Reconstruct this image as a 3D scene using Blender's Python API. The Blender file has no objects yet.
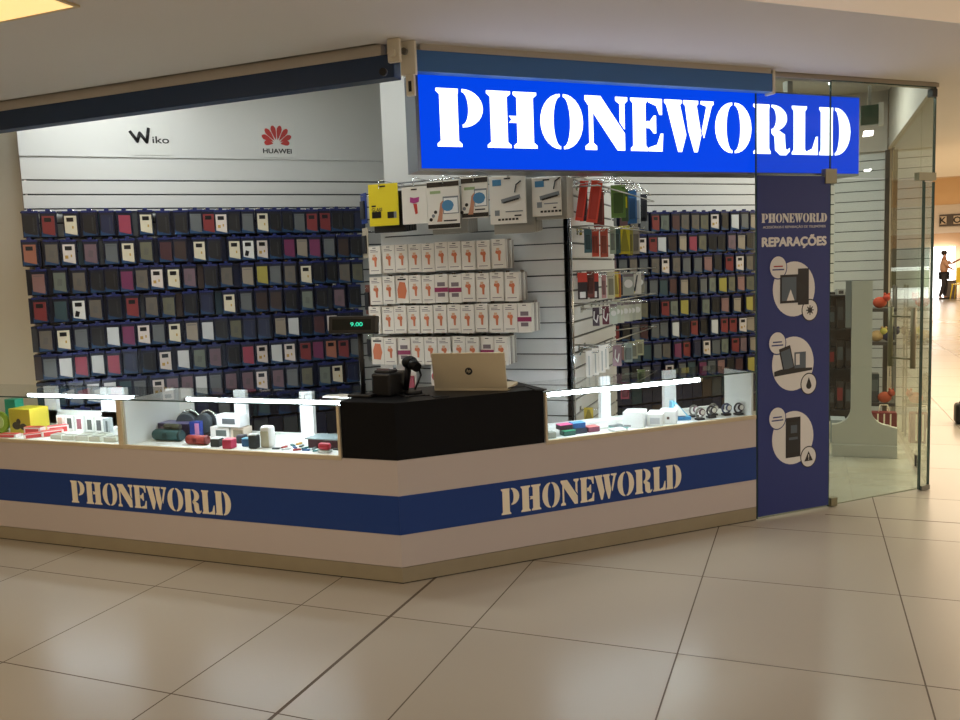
import bpy, bmesh, math, random
from mathutils import Vector, Matrix
random.seed(7)
S = bpy.context.scene
COL = S.collection
RA = 0.75629
CA, SA = math.cos(RA), math.sin(RA)
NF = 4.0693            # distance of the right shop front line from the origin
TH = math.tan(RA/2)
def W(u, n, z=0.0):     # right-front frame -> world
    return Vector((CA*u - SA*n, SA*u + CA*n, z))

# ---------------------------------------------------------------- materials
def lin(c):
    return tuple(((x/12.92) if x <= .04045 else ((x+.055)/1.055)**2.4) for x in c)
MATS = {}
def mat(name, rgb, rough=.5, metal=0., emit=0., ecol=None, spec=.5, coat=0.):
    if name in MATS: return MATS[name]
    m = bpy.data.materials.new(name); m.use_nodes = True
    b = m.node_tree.nodes['Principled BSDF']
    c = lin([v/255. for v in rgb])
    b.inputs['Base Color'].default_value = (*c, 1)
    b.inputs['Roughness'].default_value = rough
    b.inputs['Metallic'].default_value = metal
    b.inputs['Specular IOR Level'].default_value = spec
    if coat:
        b.inputs['Coat Weight'].default_value = coat
    if emit:
        e = lin([v/255. for v in (ecol or rgb)])
        b.inputs['Emission Color'].default_value = (*e, 1)
        b.inputs['Emission Strength'].default_value = emit
    MATS[name] = m
    return m
def noisy(name, rgb, rgb2, scale=6., rough=.5, detail=4., bump=0., metal=0.):
    if name in MATS: return MATS[name]
    m = mat(name, rgb, rough, metal)
    nt = m.node_tree; b = nt.nodes['Principled BSDF']
    tc = nt.nodes.new('ShaderNodeTexCoord'); n = nt.nodes.new('ShaderNodeTexNoise')
    n.inputs['Scale'].default_value = scale; n.inputs['Detail'].default_value = detail
    mx = nt.nodes.new('ShaderNodeMix'); mx.data_type = 'RGBA'
    mx.inputs[6].default_value = (*lin([v/255. for v in rgb]), 1)
    mx.inputs[7].default_value = (*lin([v/255. for v in rgb2]), 1)
    nt.links.new(tc.outputs['Object'], n.inputs['Vector'])
    nt.links.new(n.outputs['Fac'], mx.inputs[0]); nt.links.new(mx.outputs[2], b.inputs['Base Color'])
    if bump:
        bp = nt.nodes.new('ShaderNodeBump'); bp.inputs['Strength'].default_value = bump
        nt.links.new(n.outputs['Fac'], bp.inputs['Height']); nt.links.new(bp.outputs['Normal'], b.inputs['Normal'])
    return m
def glass(name, tint=(.93, .97, .95), rough=.0, refl=1.0):
    if name in MATS: return MATS[name]
    m = bpy.data.materials.new(name); m.use_nodes = True
    nt = m.node_tree; nt.nodes.clear()
    o = nt.nodes.new('ShaderNodeOutputMaterial'); t = nt.nodes.new('ShaderNodeBsdfTransparent')
    g = nt.nodes.new('ShaderNodeBsdfGlossy'); mx = nt.nodes.new('ShaderNodeMixShader'); f = nt.nodes.new('ShaderNodeFresnel')
    f.inputs['IOR'].default_value = 1.45
    mu = nt.nodes.new('ShaderNodeMath'); mu.operation = 'MULTIPLY'; mu.inputs[1].default_value = refl
    t.inputs['Color'].default_value = (*tint, 1); g.inputs['Roughness'].default_value = rough
    ge = nt.nodes.new('ShaderNodeNewGeometry'); sb = nt.nodes.new('ShaderNodeMath'); sb.operation = 'SUBTRACT'; sb.inputs[0].default_value = 1.
    m3 = nt.nodes.new('ShaderNodeMath'); m3.operation = 'MULTIPLY'
    nt.links.new(ge.outputs['Backfacing'], sb.inputs[1]); nt.links.new(f.outputs[0], mu.inputs[0]); nt.links.new(mu.outputs[0], m3.inputs[0])
    nt.links.new(sb.outputs[0], m3.inputs[1]); nt.links.new(m3.outputs[0], mx.inputs[0])
    nt.links.new(t.outputs[0], mx.inputs[1]); nt.links.new(g.outputs[0], mx.inputs[2]); nt.links.new(mx.outputs[0], o.inputs[0])
    MATS[name] = m
    return m

def floor_mat(name, c1, c2, joints, px, ox, py, oy, extra, rough, planks=False):
    m = bpy.data.materials.new(name); m.use_nodes = True; MATS[name] = m
    nt = m.node_tree; b = nt.nodes['Principled BSDF']; L = nt.links
    tc = nt.nodes.new('ShaderNodeTexCoord'); sp = nt.nodes.new('ShaderNodeSeparateXYZ')
    L.new(tc.outputs['Object'], sp.inputs[0])
    def M(op, a, b_=None, c=None):
        n = nt.nodes.new('ShaderNodeMath'); n.operation = op
        for i, v in enumerate((a, b_, c)):
            if v is None: continue
            if isinstance(v, (int, float)): n.inputs[i].default_value = v
            else: L.new(v, n.inputs[i])
        return n.outputs[0]
    def line(sock, period, off, w):
        t = M('ADD', sock, -off + period/2)
        t = M('FLOORED_MODULO', t, period) if False else M('SUBTRACT', t, M('MULTIPLY', M('FLOOR', M('DIVIDE', t, period)), period))
        return M('LESS_THAN', M('ABSOLUTE', M('SUBTRACT', t, period/2)), w)
    gx = line(sp.outputs[0], px, ox, .0032); gy = line(sp.outputs[1], py, oy, .0032)
    g = M('MAXIMUM', gx, gy)
    for ax, pos, w, lo in extra:
        e = M('LESS_THAN', M('ABSOLUTE', M('SUBTRACT', sp.outputs[ax], pos)), w)
        if lo is not None: e = M('MULTIPLY', e, M('GREATER_THAN', sp.outputs[1-ax], lo))
        g = M('MAXIMUM', g, e)
    # per tile tone
    ix = M('FLOOR', M('DIVIDE', M('ADD', sp.outputs[0], -ox), px)); iy = M('FLOOR', M('DIVIDE', M('ADD', sp.outputs[1], -oy), py))
    wn = nt.nodes.new('ShaderNodeTexWhiteNoise'); wn.noise_dimensions = '2D'
    cb = nt.nodes.new('ShaderNodeCombineXYZ'); L.new(ix, cb.inputs[0]); L.new(iy, cb.inputs[1]); L.new(cb.outputs[0], wn.inputs['Vector'])
    ns = nt.nodes.new('ShaderNodeTexNoise'); ns.inputs['Scale'].default_value = 1.6; ns.inputs['Detail'].default_value = 5
    L.new(tc.outputs['Object'], ns.inputs['Vector'])
    f = M('ADD', M('MULTIPLY', wn.outputs['Value'], .45), M('MULTIPLY', ns.outputs['Fac'], .6))
    mx = nt.nodes.new('ShaderNodeMix'); mx.data_type = 'RGBA'; L.new(f, mx.inputs[0])
    mx.inputs[6].default_value = (*lin([v/255. for v in c1]), 1); mx.inputs[7].default_value = (*lin([v/255. for v in c2]), 1)
    m2 = nt.nodes.new('ShaderNodeMix'); m2.data_type = 'RGBA'; L.new(g, m2.inputs[0]); L.new(mx.outputs[2], m2.inputs[6])
    m2.inputs[7].default_value = (*lin([v/255. for v in joints]), 1)
    L.new(m2.outputs[2], b.inputs['Base Color'])
    r = M('ADD', M('MULTIPLY', wn.outputs['Value'], .03), rough); r = M('MAXIMUM', r, M('MULTIPLY', g, .8)); L.new(r, b.inputs['Roughness'])
    b.inputs['Specular IOR Level'].default_value = .5
    return m

# ---------------------------------------------------------------- mesh builder
class MB:
    def __init__(s): s.bm = bmesh.new()
    def _x(s, vs, mi, T):
        if T is not None: bmesh.ops.transform(s.bm, matrix=T, verts=vs)
        fs = {f for v in vs for f in v.link_faces}
        for f in fs: f.material_index = mi
        return s
    def box(s, x0, x1, y0, y1, z0, z1, mi=0, bev=0., T=None, seg=2):
        r = bmesh.ops.create_cube(s.bm, size=1)
        vs = r['verts']
        bmesh.ops.transform(s.bm, verts=vs, matrix=Matrix.Translation(((x0+x1)/2, (y0+y1)/2, (z0+z1)/2)) @ Matrix.Diagonal((abs(x1-x0), abs(y1-y0), abs(z1-z0), 1)))
        if bev:
            es = list({e for v in vs for e in v.link_edges})
            rr = bmesh.ops.bevel(s.bm, geom=es, offset=bev, segments=seg, affect='EDGES', profile=.5)
            vs = list({v for f in rr['faces'] for v in f.verts} | {v for v in vs if v.is_valid})
        return s._x(vs, mi, T)
    def cyl(s, p, q, r0, r1=None, mi=0, n=20, T=None, smooth=True):
        p = Vector(p); q = Vector(q); d = q-p
        r = bmesh.ops.create_cone(s.bm, cap_ends=True, segments=n, radius1=r0, radius2=r0 if r1 is None else r1, depth=d.length)
        vs = r['verts']
        M_ = Matrix.Translation((p+q)/2) @ d.to_track_quat('Z', 'Y').to_matrix().to_4x4()
        bmesh.ops.transform(s.bm, verts=vs, matrix=M_)
        if smooth:
            for f in {f for v in vs for f in v.link_faces}:
                if len(f.verts) == 4: f.smooth = True
        return s._x(vs, mi, T)
    def sph(s, c, r, sc=(1, 1, 1), mi=0, T=None, u=20, v=12):
        rr = bmesh.ops.create_uvsphere(s.bm, u_segments=u, v_segments=v, radius=r)
        vs = rr['verts']; bmesh.ops.transform(s.bm, verts=vs, matrix=Matrix.Translation(c) @ Matrix.Diagonal((*sc, 1)))
        for f in {f for w in vs for f in w.link_faces}: f.smooth = True
        return s._x(vs, mi, T)
    def prism(s, pts, z0, z1, mi=0, T=None):       # polygon in xy extruded in z
        vs = [s.bm.verts.new((x, y, z0)) for x, y in pts]
        f = s.bm.faces.new(vs)
        r = bmesh.ops.extrude_face_region(s.bm, geom=[f])
        nv = [g for g in r['geom'] if isinstance(g, bmesh.types.BMVert)]
        for v in nv: v.co.z = z1
        allv = vs + nv
        bmesh.ops.recalc_face_normals(s.bm, faces=list({f for v in allv for f in v.link_faces}))
        return s._x(allv, mi, T)
    def front(s, pts, y0, y1, mi=0, T=None):       # polygon in xz extruded in y
        R = Matrix(((1, 0, 0, 0), (0, 0, 1, 0), (0, 1, 0, 0), (0, 0, 0, 1)))
        s.prism(pts, y0, y1, mi, R if T is None else T @ R)
        bmesh.ops.recalc_face_normals(s.bm, faces=s.bm.faces[:]); return s
    def tube(s, pts, r, mi=0, n=8, T=None):
        for a, b in zip(pts, pts[1:]): s.cyl(a, b, r, mi=mi, n=n, T=T)
        for p in pts[1:-1]: s.sph(p, r, mi=mi, T=T, u=n, v=6)
        return s
    def mesh(s, name, mats):
        me = bpy.data.meshes.new(name); s.bm.to_mesh(me); s.bm.free()
        for m in (mats if isinstance(mats, (list, tuple)) else [mats]): me.materials.append(m)
        return me
    def obj(s, name, mats, parent=None, loc=None, rz=None, label=None):
        return link(name, s.mesh(name, mats), parent, loc, rz, label)
def link(name, me, parent=None, loc=None, rz=None, label=None):
    o = bpy.data.objects.new(name, me); COL.objects.link(o)
    if parent is not None: o.parent = parent
    if loc is not None: o.location = loc
    if rz is not None: o.rotation_euler = (0, 0, rz)
    if label: o['label'] = label
    return o
def tag(o, label, cat, group=None, kind=None):
    o['label'] = label; o['category'] = cat
    if group: o['group'] = group
    if kind: o['kind'] = kind
    return o
def thing(name, label, cat, loc=(0, 0, 0), rz=0., group=None):
    o = bpy.data.objects.new(name, None); o.empty_display_size = .05; COL.objects.link(o)
    o.location = loc; o.rotation_euler = (0, 0, rz)
    return tag(o, label, cat, group)
def struct(o, label=None):
    o['kind'] = 'structure'
    if label: o['label'] = label
    return o
def text_mesh(txt, height, depth=.002, bold=0., width=None, mats=None, shear=0., heavy=0.):
    cu = bpy.data.curves.new('lettering', 'FONT'); cu.body = txt; cu.size = 1.; cu.extrude = 0.; cu.offset = bold
    cu.align_x = 'CENTER'; cu.align_y = 'CENTER'; cu.shear = shear; cu.resolution_u = 4
    o = bpy.data.objects.new('lettering', cu); COL.objects.link(o)
    bpy.context.view_layer.update()
    dg = bpy.context.evaluated_depsgraph_get()
    me = bpy.data.meshes.new_from_object(o.evaluated_get(dg))
    bpy.data.objects.remove(o); bpy.data.curves.remove(cu)
    xs = [v.co.x for v in me.vertices]; ys = [v.co.y for v in me.vertices]
    sy = height/(max(ys)-min(ys)); sx = sy if width is None else width/(max(xs)-min(xs))
    cx = (max(xs)+min(xs))/2; cy = (max(ys)+min(ys))/2
    bm = bmesh.new(); bm.from_mesh(me)
    for v in bm.verts: v.co = Vector(((v.co.x-cx)*sx, 0, (v.co.y-cy)*sy))
    r = bmesh.ops.extrude_face_region(bm, geom=bm.faces[:])
    for g in r['geom']:
        if isinstance(g, bmesh.types.BMVert): g.co.y = -depth
    bmesh.ops.recalc_face_normals(bm, faces=bm.faces[:])
    if heavy:
        base = bm.verts[:]+bm.edges[:]+bm.faces[:]
        for k_, (hx, hz) in enumerate([(heavy, 0), (-heavy, 0), (0, heavy*.8), (0, -heavy*.8), (heavy*.7, heavy*.6), (-heavy*.7, -heavy*.6)]):
            r = bmesh.ops.duplicate(bm, geom=base)
            for g in r['geom']:
                if isinstance(g, bmesh.types.BMVert): g.co.x += hx; g.co.z += hz; g.co.y -= .00004*(k_+1)
    bm.to_mesh(me); bm.free(); me.materials.clear()
    me.materials.append(mats); return me

# ---------------------------------------------------------------- stencil alphabet, each glyph in a 1 x 1 box
def arc(cx, cy, rx, ry, a0, a1, n=14):
    return [(cx+rx*math.cos(math.radians(a0+(a1-a0)*i/n)), cy+ry*math.sin(math.radians(a0+(a1-a0)*i/n))) for i in range(n+1)]
def stem(x0, x1, y0=0., y1=1., t=1, b=1, ov=.07, h=.06, ovt=None, ovb=None):
    if ovt is None: ovt = ov
    if ovb is None: ovb = ov
    p = []
    if b: p += [(x0-ov, y0), (x1+ovb, y0), (x1+ovb, y0+h*.8), (x1, y0+h*1.7)]
    else: p += [(x0, y0), (x1, y0)]
    if t: p += [(x1, y1-h*1.7), (x1+ovt, y1-h*.8), (x1+ovt, y1), (x0-ov, y1), (x0-ov, y1-h*.8), (x0, y1-h*1.7)]
    else: p += [(x1, y1), (x0, y1)]
    if b: p += [(x0, y0+h*1.7), (x0-ov, y0+h*.8)]
    return p
def cres(cx, y0, y1, ro, ri, side=1, th=.05):
    cy = (y0+y1)/2; ho = (y1-y0)/2
    a = arc(cx, cy, ro*side, ho, -90, 90); b = arc(cx, cy, ri*side, ho-th, 90, -90)
    return a+b
GL = {
 'P': [stem(.08, .46, ovt=.015), cres(.56, .34, 1., .44, .13)],
 'H': [stem(.07, .4), stem(.6, .93), [(.44, .45), (.61, .45), (.61, .57), (.44, .57), (.49, .51)]],
 'O': [cres(.46, 0, 1, .46, .16, -1), cres(.54, 0, 1, .46, .16, 1)],
 'N': [[(.0, 0), (.26, 0), (.26, .07), (.18, .13), (.18, .72), (.09, .84), (.09, .13), (.0, .07)],
       [(.0, 1), (.36, 1), (.93, .32), (.93, 0), (.76, 0), (.0, .92)],
       [(.72, 1), (1, 1), (1, .93), (.93, .87), (.93, .40), (.82, .53), (.82, .87), (.72, .93)]],
 'E': [stem(.08, .46, t=1, b=1), [(.56, 1), (.97, 1), (.97, .7), (.9, .7), (.8, .87), (.56, .93)],
       [(.5, .44), (.6, .44), (.72, .34), (.78, .34), (.78, .68), (.72, .68), (.6, .57), (.5, .57)],
       [(.56, 0), (.97, 0), (1., .34), (.93, .34), (.82, .13), (.56, .07)]],
 'W': [[(.0, 1), (.34, 1), (.34, .94), (.31, .9), (.43, .33), (.34, 0), (.27, 0), (.04, .9), (.0, .94)],
       [(.38, 1), (.68, 1), (.68, .94), (.65, .9), (.74, .33), (.66, 0), (.6, 0), (.48, .42), (.42, .9), (.38, .94)],
       [(.74, 1), (1, 1), (1, .94), (.96, .9), (.80, .28), (.76, .42), (.86, .9), (.74, .94)]],
 'R': [stem(.07, .42, ovt=.012, ovb=.04), cres(.5, .46, 1., .42, .13), [(.5, .5), (.66, .5), (.86, .4), (.88, .12), (.93, .08), (1., .13), (1., .06), (.9, -.02), (.74, -.02), (.6, .08), (.58, .36), (.5, .42)]],
 'L': [stem(.08, .5), [(.58, 0), (1, 0), (1., .38), (.94, .38), (.8, .13), (.58, .07)]],
 'D': [stem(.07, .43, ov=.05, ovt=.012, ovb=.012), cres(.52, 0, 1, .48, .14)],
}
def glyph(mb, ch, x0, x1, z0, z1, y0, y1, mi=0):
    for poly in GL[ch]:
        pts = []
        for x, y in poly:
            p = (x0+(x1-x0)*x, z0+(z1-z0)*y)
            if not pts or (abs(p[0]-pts[-1][0])+abs(p[1]-pts[-1][1])) > 1e-6: pts.append(p)
        if abs(pts[0][0]-pts[-1][0])+abs(pts[0][1]-pts[-1][1]) < 1e-6: pts.pop()
        mb.front(pts, y0, y1, mi)
SIGNU = [(1.425, 1.682), (1.705, 1.992), (2.015, 2.272), (2.287, 2.555), (2.575, 2.79), (2.802, 3.14), (3.154, 3.414), (3.432, 3.705), (3.722, 3.925), (3.935, 4.19)]
WORD = 'PHONEWORLD'
def word(mb, x0, x1, z0, z1, y0, y1):
    a, b = SIGNU[0][0], SIGNU[-1][1]
    for ch, (p, q) in zip(WORD, SIGNU):
        glyph(mb, ch, x0+(p-a)/(b-a)*(x1-x0), x0+(q-a)/(b-a)*(x1-x0), z0, z1, y0, y1)

# ---------------------------------------------------------------- palette
white = mat('white laminate', (202, 190, 184), .42)
whitewall = mat('white slat board', (205, 207, 205), .32, spec=.5)
groove = mat('dark aluminium groove', (70, 74, 78), .4, .6)
plaster = noisy('ceiling plaster', (224, 218, 210), (216, 210, 202), 1.2, .85)
blackg = mat('black gloss', (10, 11, 15), .45, spec=.2)
blackm = mat('black plastic', (18, 18, 20), .45)
dark = mat('charcoal plastic', (38, 40, 44), .45)
navy = mat('navy vinyl', (14, 58, 132), .4)
navyb = mat('banner violet blue', (42, 56, 122), .6)
shut = mat('shutter blue paint', (34, 58, 92), .5)
shut2 = mat('shutter box blue paint', (70, 122, 186), .45)
steel = mat('brushed steel', (150, 150, 145), .32, .9)
chrome = mat('bright chrome', (215, 218, 220), .12, 1.)
brass = mat('satin steel patch', (140, 134, 108), .45, .5)
kick = noisy('kick plate floor reflection', (164, 152, 124), (150, 138, 114), 9, .3)  # brushed metal plate; the floor's reflection is painted in as beige tones
beige = mat('beige bracket', (236, 228, 206), .5)
glassm = glass('clear glass', (.965, .985, .975), 0, 1.)
glassd = glass('door glass', (.90, .93, .89), 0, 1.1)
glasse = mat('green glass edge', (60, 82, 76), .15)
ledm = mat('led tube', (255, 255, 255), .4, 0, 40., (232, 244, 255))
signb = mat('lit blue sign face', (0, 10, 50), .6, 0, .96, (0, 70, 236), spec=.1)
signw = mat('lit white letters', (255, 255, 255), .4, 0, 2.2, (238, 244, 255))
cream = mat('cream vinyl', (252, 240, 214), .5)
paper = mat('white paper', (236, 236, 232), .55)
CASE = {'k': (28, 28, 32), 'r': (176, 40, 42), 'c': (226, 214, 176), 'n': (24, 36, 88), 'p': (206, 50, 84), 'g': (112, 118, 120), 'w': (222, 206, 196), 'o': (214, 112, 76),
 't': (124, 112, 98), 'v': (140, 104, 118), 'y': (124, 122, 92), 'e': (96, 44, 50), 'b': (74, 50, 42), 'z': (228, 228, 220), 'm': (150, 36, 100), 'i': (186, 168, 140), 's': (180, 118, 112),
 'j': (126, 140, 122), 'Y': (214, 196, 56), 'l': (52, 92, 100), 'h': (204, 208, 208)}
def _dull(c):
    g = sum(c)/3.
    k = .93 if g > 170 else .80
    return tuple(int((v*.68+g*.32)*k) for v in c)
DULL = {k_: _dull(v_) for k_, v_ in CASE.items()}
CNAME = {'k': 'black', 'r': 'red', 'c': 'cream', 'n': 'navy', 'p': 'pink', 'g': 'grey', 'w': 'pale patterned', 'o': 'orange', 't': 'taupe', 'v': 'mauve', 'y': 'olive grey', 'e': 'dark red',
 'b': 'dark brown', 'z': 'white and black', 'm': 'magenta', 'i': 'beige', 's': 'salmon', 'j': 'grey green', 'Y': 'yellow', 'l': 'dark teal', 'h': 'pale grey'}
ORD = ['zeroth', 'first', 'second', 'third', 'fourth', 'fifth', 'sixth', 'seventh', 'eighth', 'ninth', 'tenth', 'eleventh', 'twelfth', 'thirteenth', 'fourteenth', 'fifteenth', 'sixteenth',
 'seventeenth', 'eighteenth', 'nineteenth', 'twentieth', 'twenty-first', 'twenty-second', 'twenty-third', 'twenty-fourth']

# ================================================================= SETTING
fm = floor_mat('mall stone tiles', (172, 163, 148), (164, 155, 139), (92, 80, 66), .9155, -2.322, .912, 2.446,
               [(0, -1.828, .008, None), (1, 5.56, .006, .12)], .27)
mb = MB(); mb.box(-14, 16, -10, 40, -.1, 0); struct(mb.obj('floor', fm), 'large beige polished stone tiles of the mall floor')
fs = floor_mat('shop pale floor', (196, 194, 178), (176, 172, 154), (150, 146, 130), 1.2, .3, .18, .05, [], .25)
p1, p2, p3, p4 = W(3.46, NF+.02), W(4.96, NF+.02), Vector((.755, 9.38, 0)), Vector((.28, 9.38, 0))
mb = MB(); mb.prism([(-5.0, 4.3), (-1.955-.5*TH, 4.25), (W(3.46, NF+.5).x, W(3.46, NF+.5).y), (p1.x, p1.y), (.765, 6.38), (.755, 9.38), (.27, 9.38)], .0005, .006)
struct(mb.obj('floor_shop', fs), 'pale floor inside the shop')

# mall ceiling (z 2.73), ends at the shop front and at the far beam
mb = MB(); mb.prism([(-14, -10), (16, -10), (16, 13.8), (.80, 13.8), (.80, 6.33), (-1.955, 3.73), (-14, 3.73)], 2.73, 2.85)
struct(mb.obj('ceiling', plaster), 'plain plaster mall ceiling')
mb = MB(); mb.prism([(-14, 3.6), (-1.8, 3.6), (.9, 6.3), (.9, 10.2), (-14, 10.2)], 3.25, 3.35)
struct(mb.obj('ceiling_shop', mat('shop ceiling', (186, 180, 168), .8)), 'ceiling inside the shop')
# fascia above the shutters
fas = mat('fascia paint', (186, 178, 166), .7)
mb = MB(); mb.box(-14, -1.955, 3.80, 3.86, 2.69, 3.25); struct(mb.obj('trim_1', fas), 'plain fascia over the left shutter')
mb = MB(); mb.box(1.151, 3.60, .05, .11, 2.70, 3.25); struct(mb.obj('trim_2', fas, None, W(0, NF), RA), 'plain fascia over the right shutter')
mb = MB(); mb.box(3.60, 4.96, .0, .06, 2.705, 3.25); struct(mb.obj('trim_3', fas, None, W(0, NF), RA), 'plain fascia over the glass door')
mb = MB(); mb.box(.765, .80, 6.36, 9.4, 2.69, 3.25); struct(mb.obj('trim_4', fas), 'fascia over the side glass')

def slatwall(name, x0, x1, z0, z1, zg, top=None, pitch=.1, gap=.004, loc=(0, 0, 0), rz=0, label=None, x0t=None):
    mb = MB(); mb.box(x0, x1, .012, .04, z0, z1, 1)
    zs = []; z = zg
    while z > z0: zs.append(z); z -= pitch
    edges = [z1]+zs+[z0]
    for a, b in zip(edges, edges[1:]):
        if a-b > .012: mb.box(x0, x1, 0, .02, b+gap, a-(gap if a < z1 else 0), 0)
    if top: mb.box(x0 if x0t is None else x0t, x1, -.012, .04, z1, top, 0)
    return struct(mb.obj(name, [whitewall, groove], None, loc, rz), label)
DB = 6.65
slatwall('wall_back', -.72, 6.66, 0, 2.53, 2.365, 3.25, loc=W(0, DB), rz=RA, gap=.0055, label='white slatted back wall behind the counters')
slatwall('wall_right', .27, .755, 0, 2.66, 2.58, None, loc=(0, 9.4, 0), label='white slatted wall seen through the glass door')
mb = MB(); mb.box(.27, .755, 9.36, 9.42, 2.66, 3.25); struct(mb.obj('trim_5', fas), 'plain band above the right slatted wall')
# projecting wall between the two case displays (front parallel to the left counter)
slatwall('wall_front', -2.67, -1.374, 0, 2.2, 2.168, 3.25, loc=(0, 5.1, 0), x0t=-2.645, label='white slatted projecting wall with screen protector packs')
slatwall('wall_side', 5.1, 6.40, 0, 2.2, 2.168, 3.25, loc=(-1.374, 0, 0), rz=math.pi/2, gap=.007, label='white slatted side of the projecting wall')
# (rotated +90: local x -> world y, local y -> world -x)
mb = MB(); mb.box(-1.42, -1.385, 6.36, 6.40, 0, 3.25); mb.box(-2.70, -2.67, 5.10, 6.5, 0, 2.2); mb.box(-2.645, -2.61, 5.14, 6.5, 2.2, 3.25); struct(mb.obj('wall_inner', whitewall), 'left return of the projecting wall')
pan = noisy('left panel paint', (236, 234, 222), (226, 222, 206), 2, .5)
mb = MB(); mb.box(-9, -5.085, 4.40, 4.46, 0, 3.25); struct(mb.obj('wall_left', pan), 'plain pale panel at the left end of the shop')
mb = MB(); mb.box(-5.115, -5.075, 4.36, 4.40, 0, 3.25); struct(mb.obj('trim_6', white), 'white corner strips beside the left wall')
# corner post of the projecting wall
mb = MB(); mb.cyl((-1.380, 5.088, .0), (-1.380, 5.088, 2.2), .007, n=12); mb.cyl((-1.364, 5.092, .0), (-1.364, 5.092, 2.2), .005, n=10, mi=1)
struct(mb.obj('trim_7', [mat('dark metal post', (60, 62, 66), .25, .9), chrome]), 'thin dark metal corner post of the projecting wall')

# mall shell far away
far_y = 36.
orange = mat('end wall orange light', (236, 198, 150), .7)  # warm light on the upper end wall, put into its colour
mb = MB(); mb.box(.8, 12, 13.8, 14.0, 2.73, 4.9); struct(mb.obj('trim_8', noisy('beam paint', (190, 160, 128), (180, 150, 120), 1, .8)), 'deep ceiling beam across the corridor')
mb = MB(); mb.box(.8, 12, 14, 40, 4.9, 5.0); struct(mb.obj('ceiling_far', plaster), 'higher ceiling of the far corridor')
mb = MB()
mb.box(-4, 12, far_y, far_y+.2, 3.5, 4.9, 0); mb.box(-4, 12, far_y-.15, far_y+.2, 2.45, 3.5, 1); mb.box(-4, 12, far_y-.05, far_y+.2, 1.95, 2.45, 2)
mb.box(5.28, 12, far_y, far_y+.2, 0, 1.95, 2); mb.box(-4, 2.7, far_y, far_y+.2, 0, 1.95, 3)
mb.box(2.7, 4.42, far_y, far_y+.2, 1.22, 1.95, 3); mb.box(2.7, 4.42, far_y, far_y+.2, .42, 1.08, 4)
struct(mb.obj('wall_far', [orange, mat('far white band', (226, 214, 200), .7), mat('far tan band', (196, 160, 122), .7), mat('far grey shopfront', (96, 104, 100), .4), mat('far green hoarding', (120, 128, 100), .6)]), 'far end wall of the corridor')
day = mat('daylight outside', (255, 255, 255), .5, 0, 1.6, (250, 248, 255))
mb = MB(); mb.box(2.7, 5.28, far_y+.25, far_y+.3, 0, 1.95); struct(mb.obj('window_1', day), 'bright daylight beyond the far exit')
mb = MB(); mb.box(4.40, 4.47, far_y-.04, far_y+.1, 0, 1.95); mb.box(5.20, 5.28, far_y-.04, far_y+.1, 0, 1.95); struct(mb.obj('door_1', mat('far door frame', (190, 180, 170), .5)), 'frame of the far exit')
# mall walls around the viewer (reflected in glass and floor)
mallw = mat('mall wall paint', (196, 178, 152), .7)
mb = MB(); mb.box(-14, 16, -10.2, -10, 0, 2.73); struct(mb.obj('wall_behind', mallw), 'mall wall opposite the shop')
mb = MB(); mb.box(8, 8.2, -10, 36, 0, 4.9); struct(mb.obj('wall_mall_right', mallw), 'right hand wall of the mall corridor')
mb = MB(); mb.box(-14.2, -14, -10, 10, 0, 3.25); struct(mb.obj('wall_mall_left', mallw), 'left hand wall of the mall')
mb = MB(); mb.box(.80, .84, 9.8, 13.8, 0, 2.73); mb.box(.80, .84, 14, 36, 0, 4.9); struct(mb.obj('wall_neighbour', mat('neighbour wall', (214, 208, 194), .6)), 'wall of the neighbouring shop beyond')

# ================================================================= COUNTERS
def counter(name, label, x0, x1, loc, rz, miter0, miter1, stripez=(.262, .468)):
    D = .52
    t = thing(name, label, 'counter', loc, rz)
    a0 = x0 + (D*TH if miter0 else 0); a1 = x1 - (D*TH if miter1 else 0)
    mb = MB(); mb.prism([(x0+.0, 0.012), (x1-.0, 0.012), (a1, D), (a0, D)], .09, .645); mb.obj('body', white, t)
    mb = MB(); mb.box(x0, x1, 0, .012, .088, .655); mb.obj('front_panel', white, t)
    m_ = .02*TH
    mb = MB(); mb.prism([(x0, .0), (x1, .0), (x1, .02), (x0, .02)], 0.006, .085); mb.obj('kick_plate', kick, t, label='brownish polished kick plate')
    mb = MB(); mb.prism([(x0, .003), (x1, .003), (x1, .02), (x0, .02)], 0.0, .006); mb.obj('floor_joint', mat('dark sealant', (50, 44, 36), .7), t)
    mb = MB(); mb.box(x0, x1, -.0025, .0, *stripez); s = mb.obj('stripe', navy, t, label='blue stripe with the shop name')
    return t, s
lc, ls = counter('display_counter', 'long white counter with blue stripe, running left from the corner', -4.6, 0., (-1.955, 3.75, 0), 0, False, True)
mb = MB(); word(mb, -2.262, -1.062, .288, .426, -.0045, -.0025); mb.obj('lettering', cream, ls, label='cream stencil word PHONEWORLD')
rc, rs = counter('display_counter', 'shorter white counter with blue stripe, running right from the corner to the banner', 0., 2.30, W(1.151, NF), RA, True, False)
mb = MB(); word(mb, .572, 1.742, .286, .430, -.0045, -.0025); mb.obj('lettering', cream, rs, label='cream stencil word PHONEWORLD')

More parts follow.
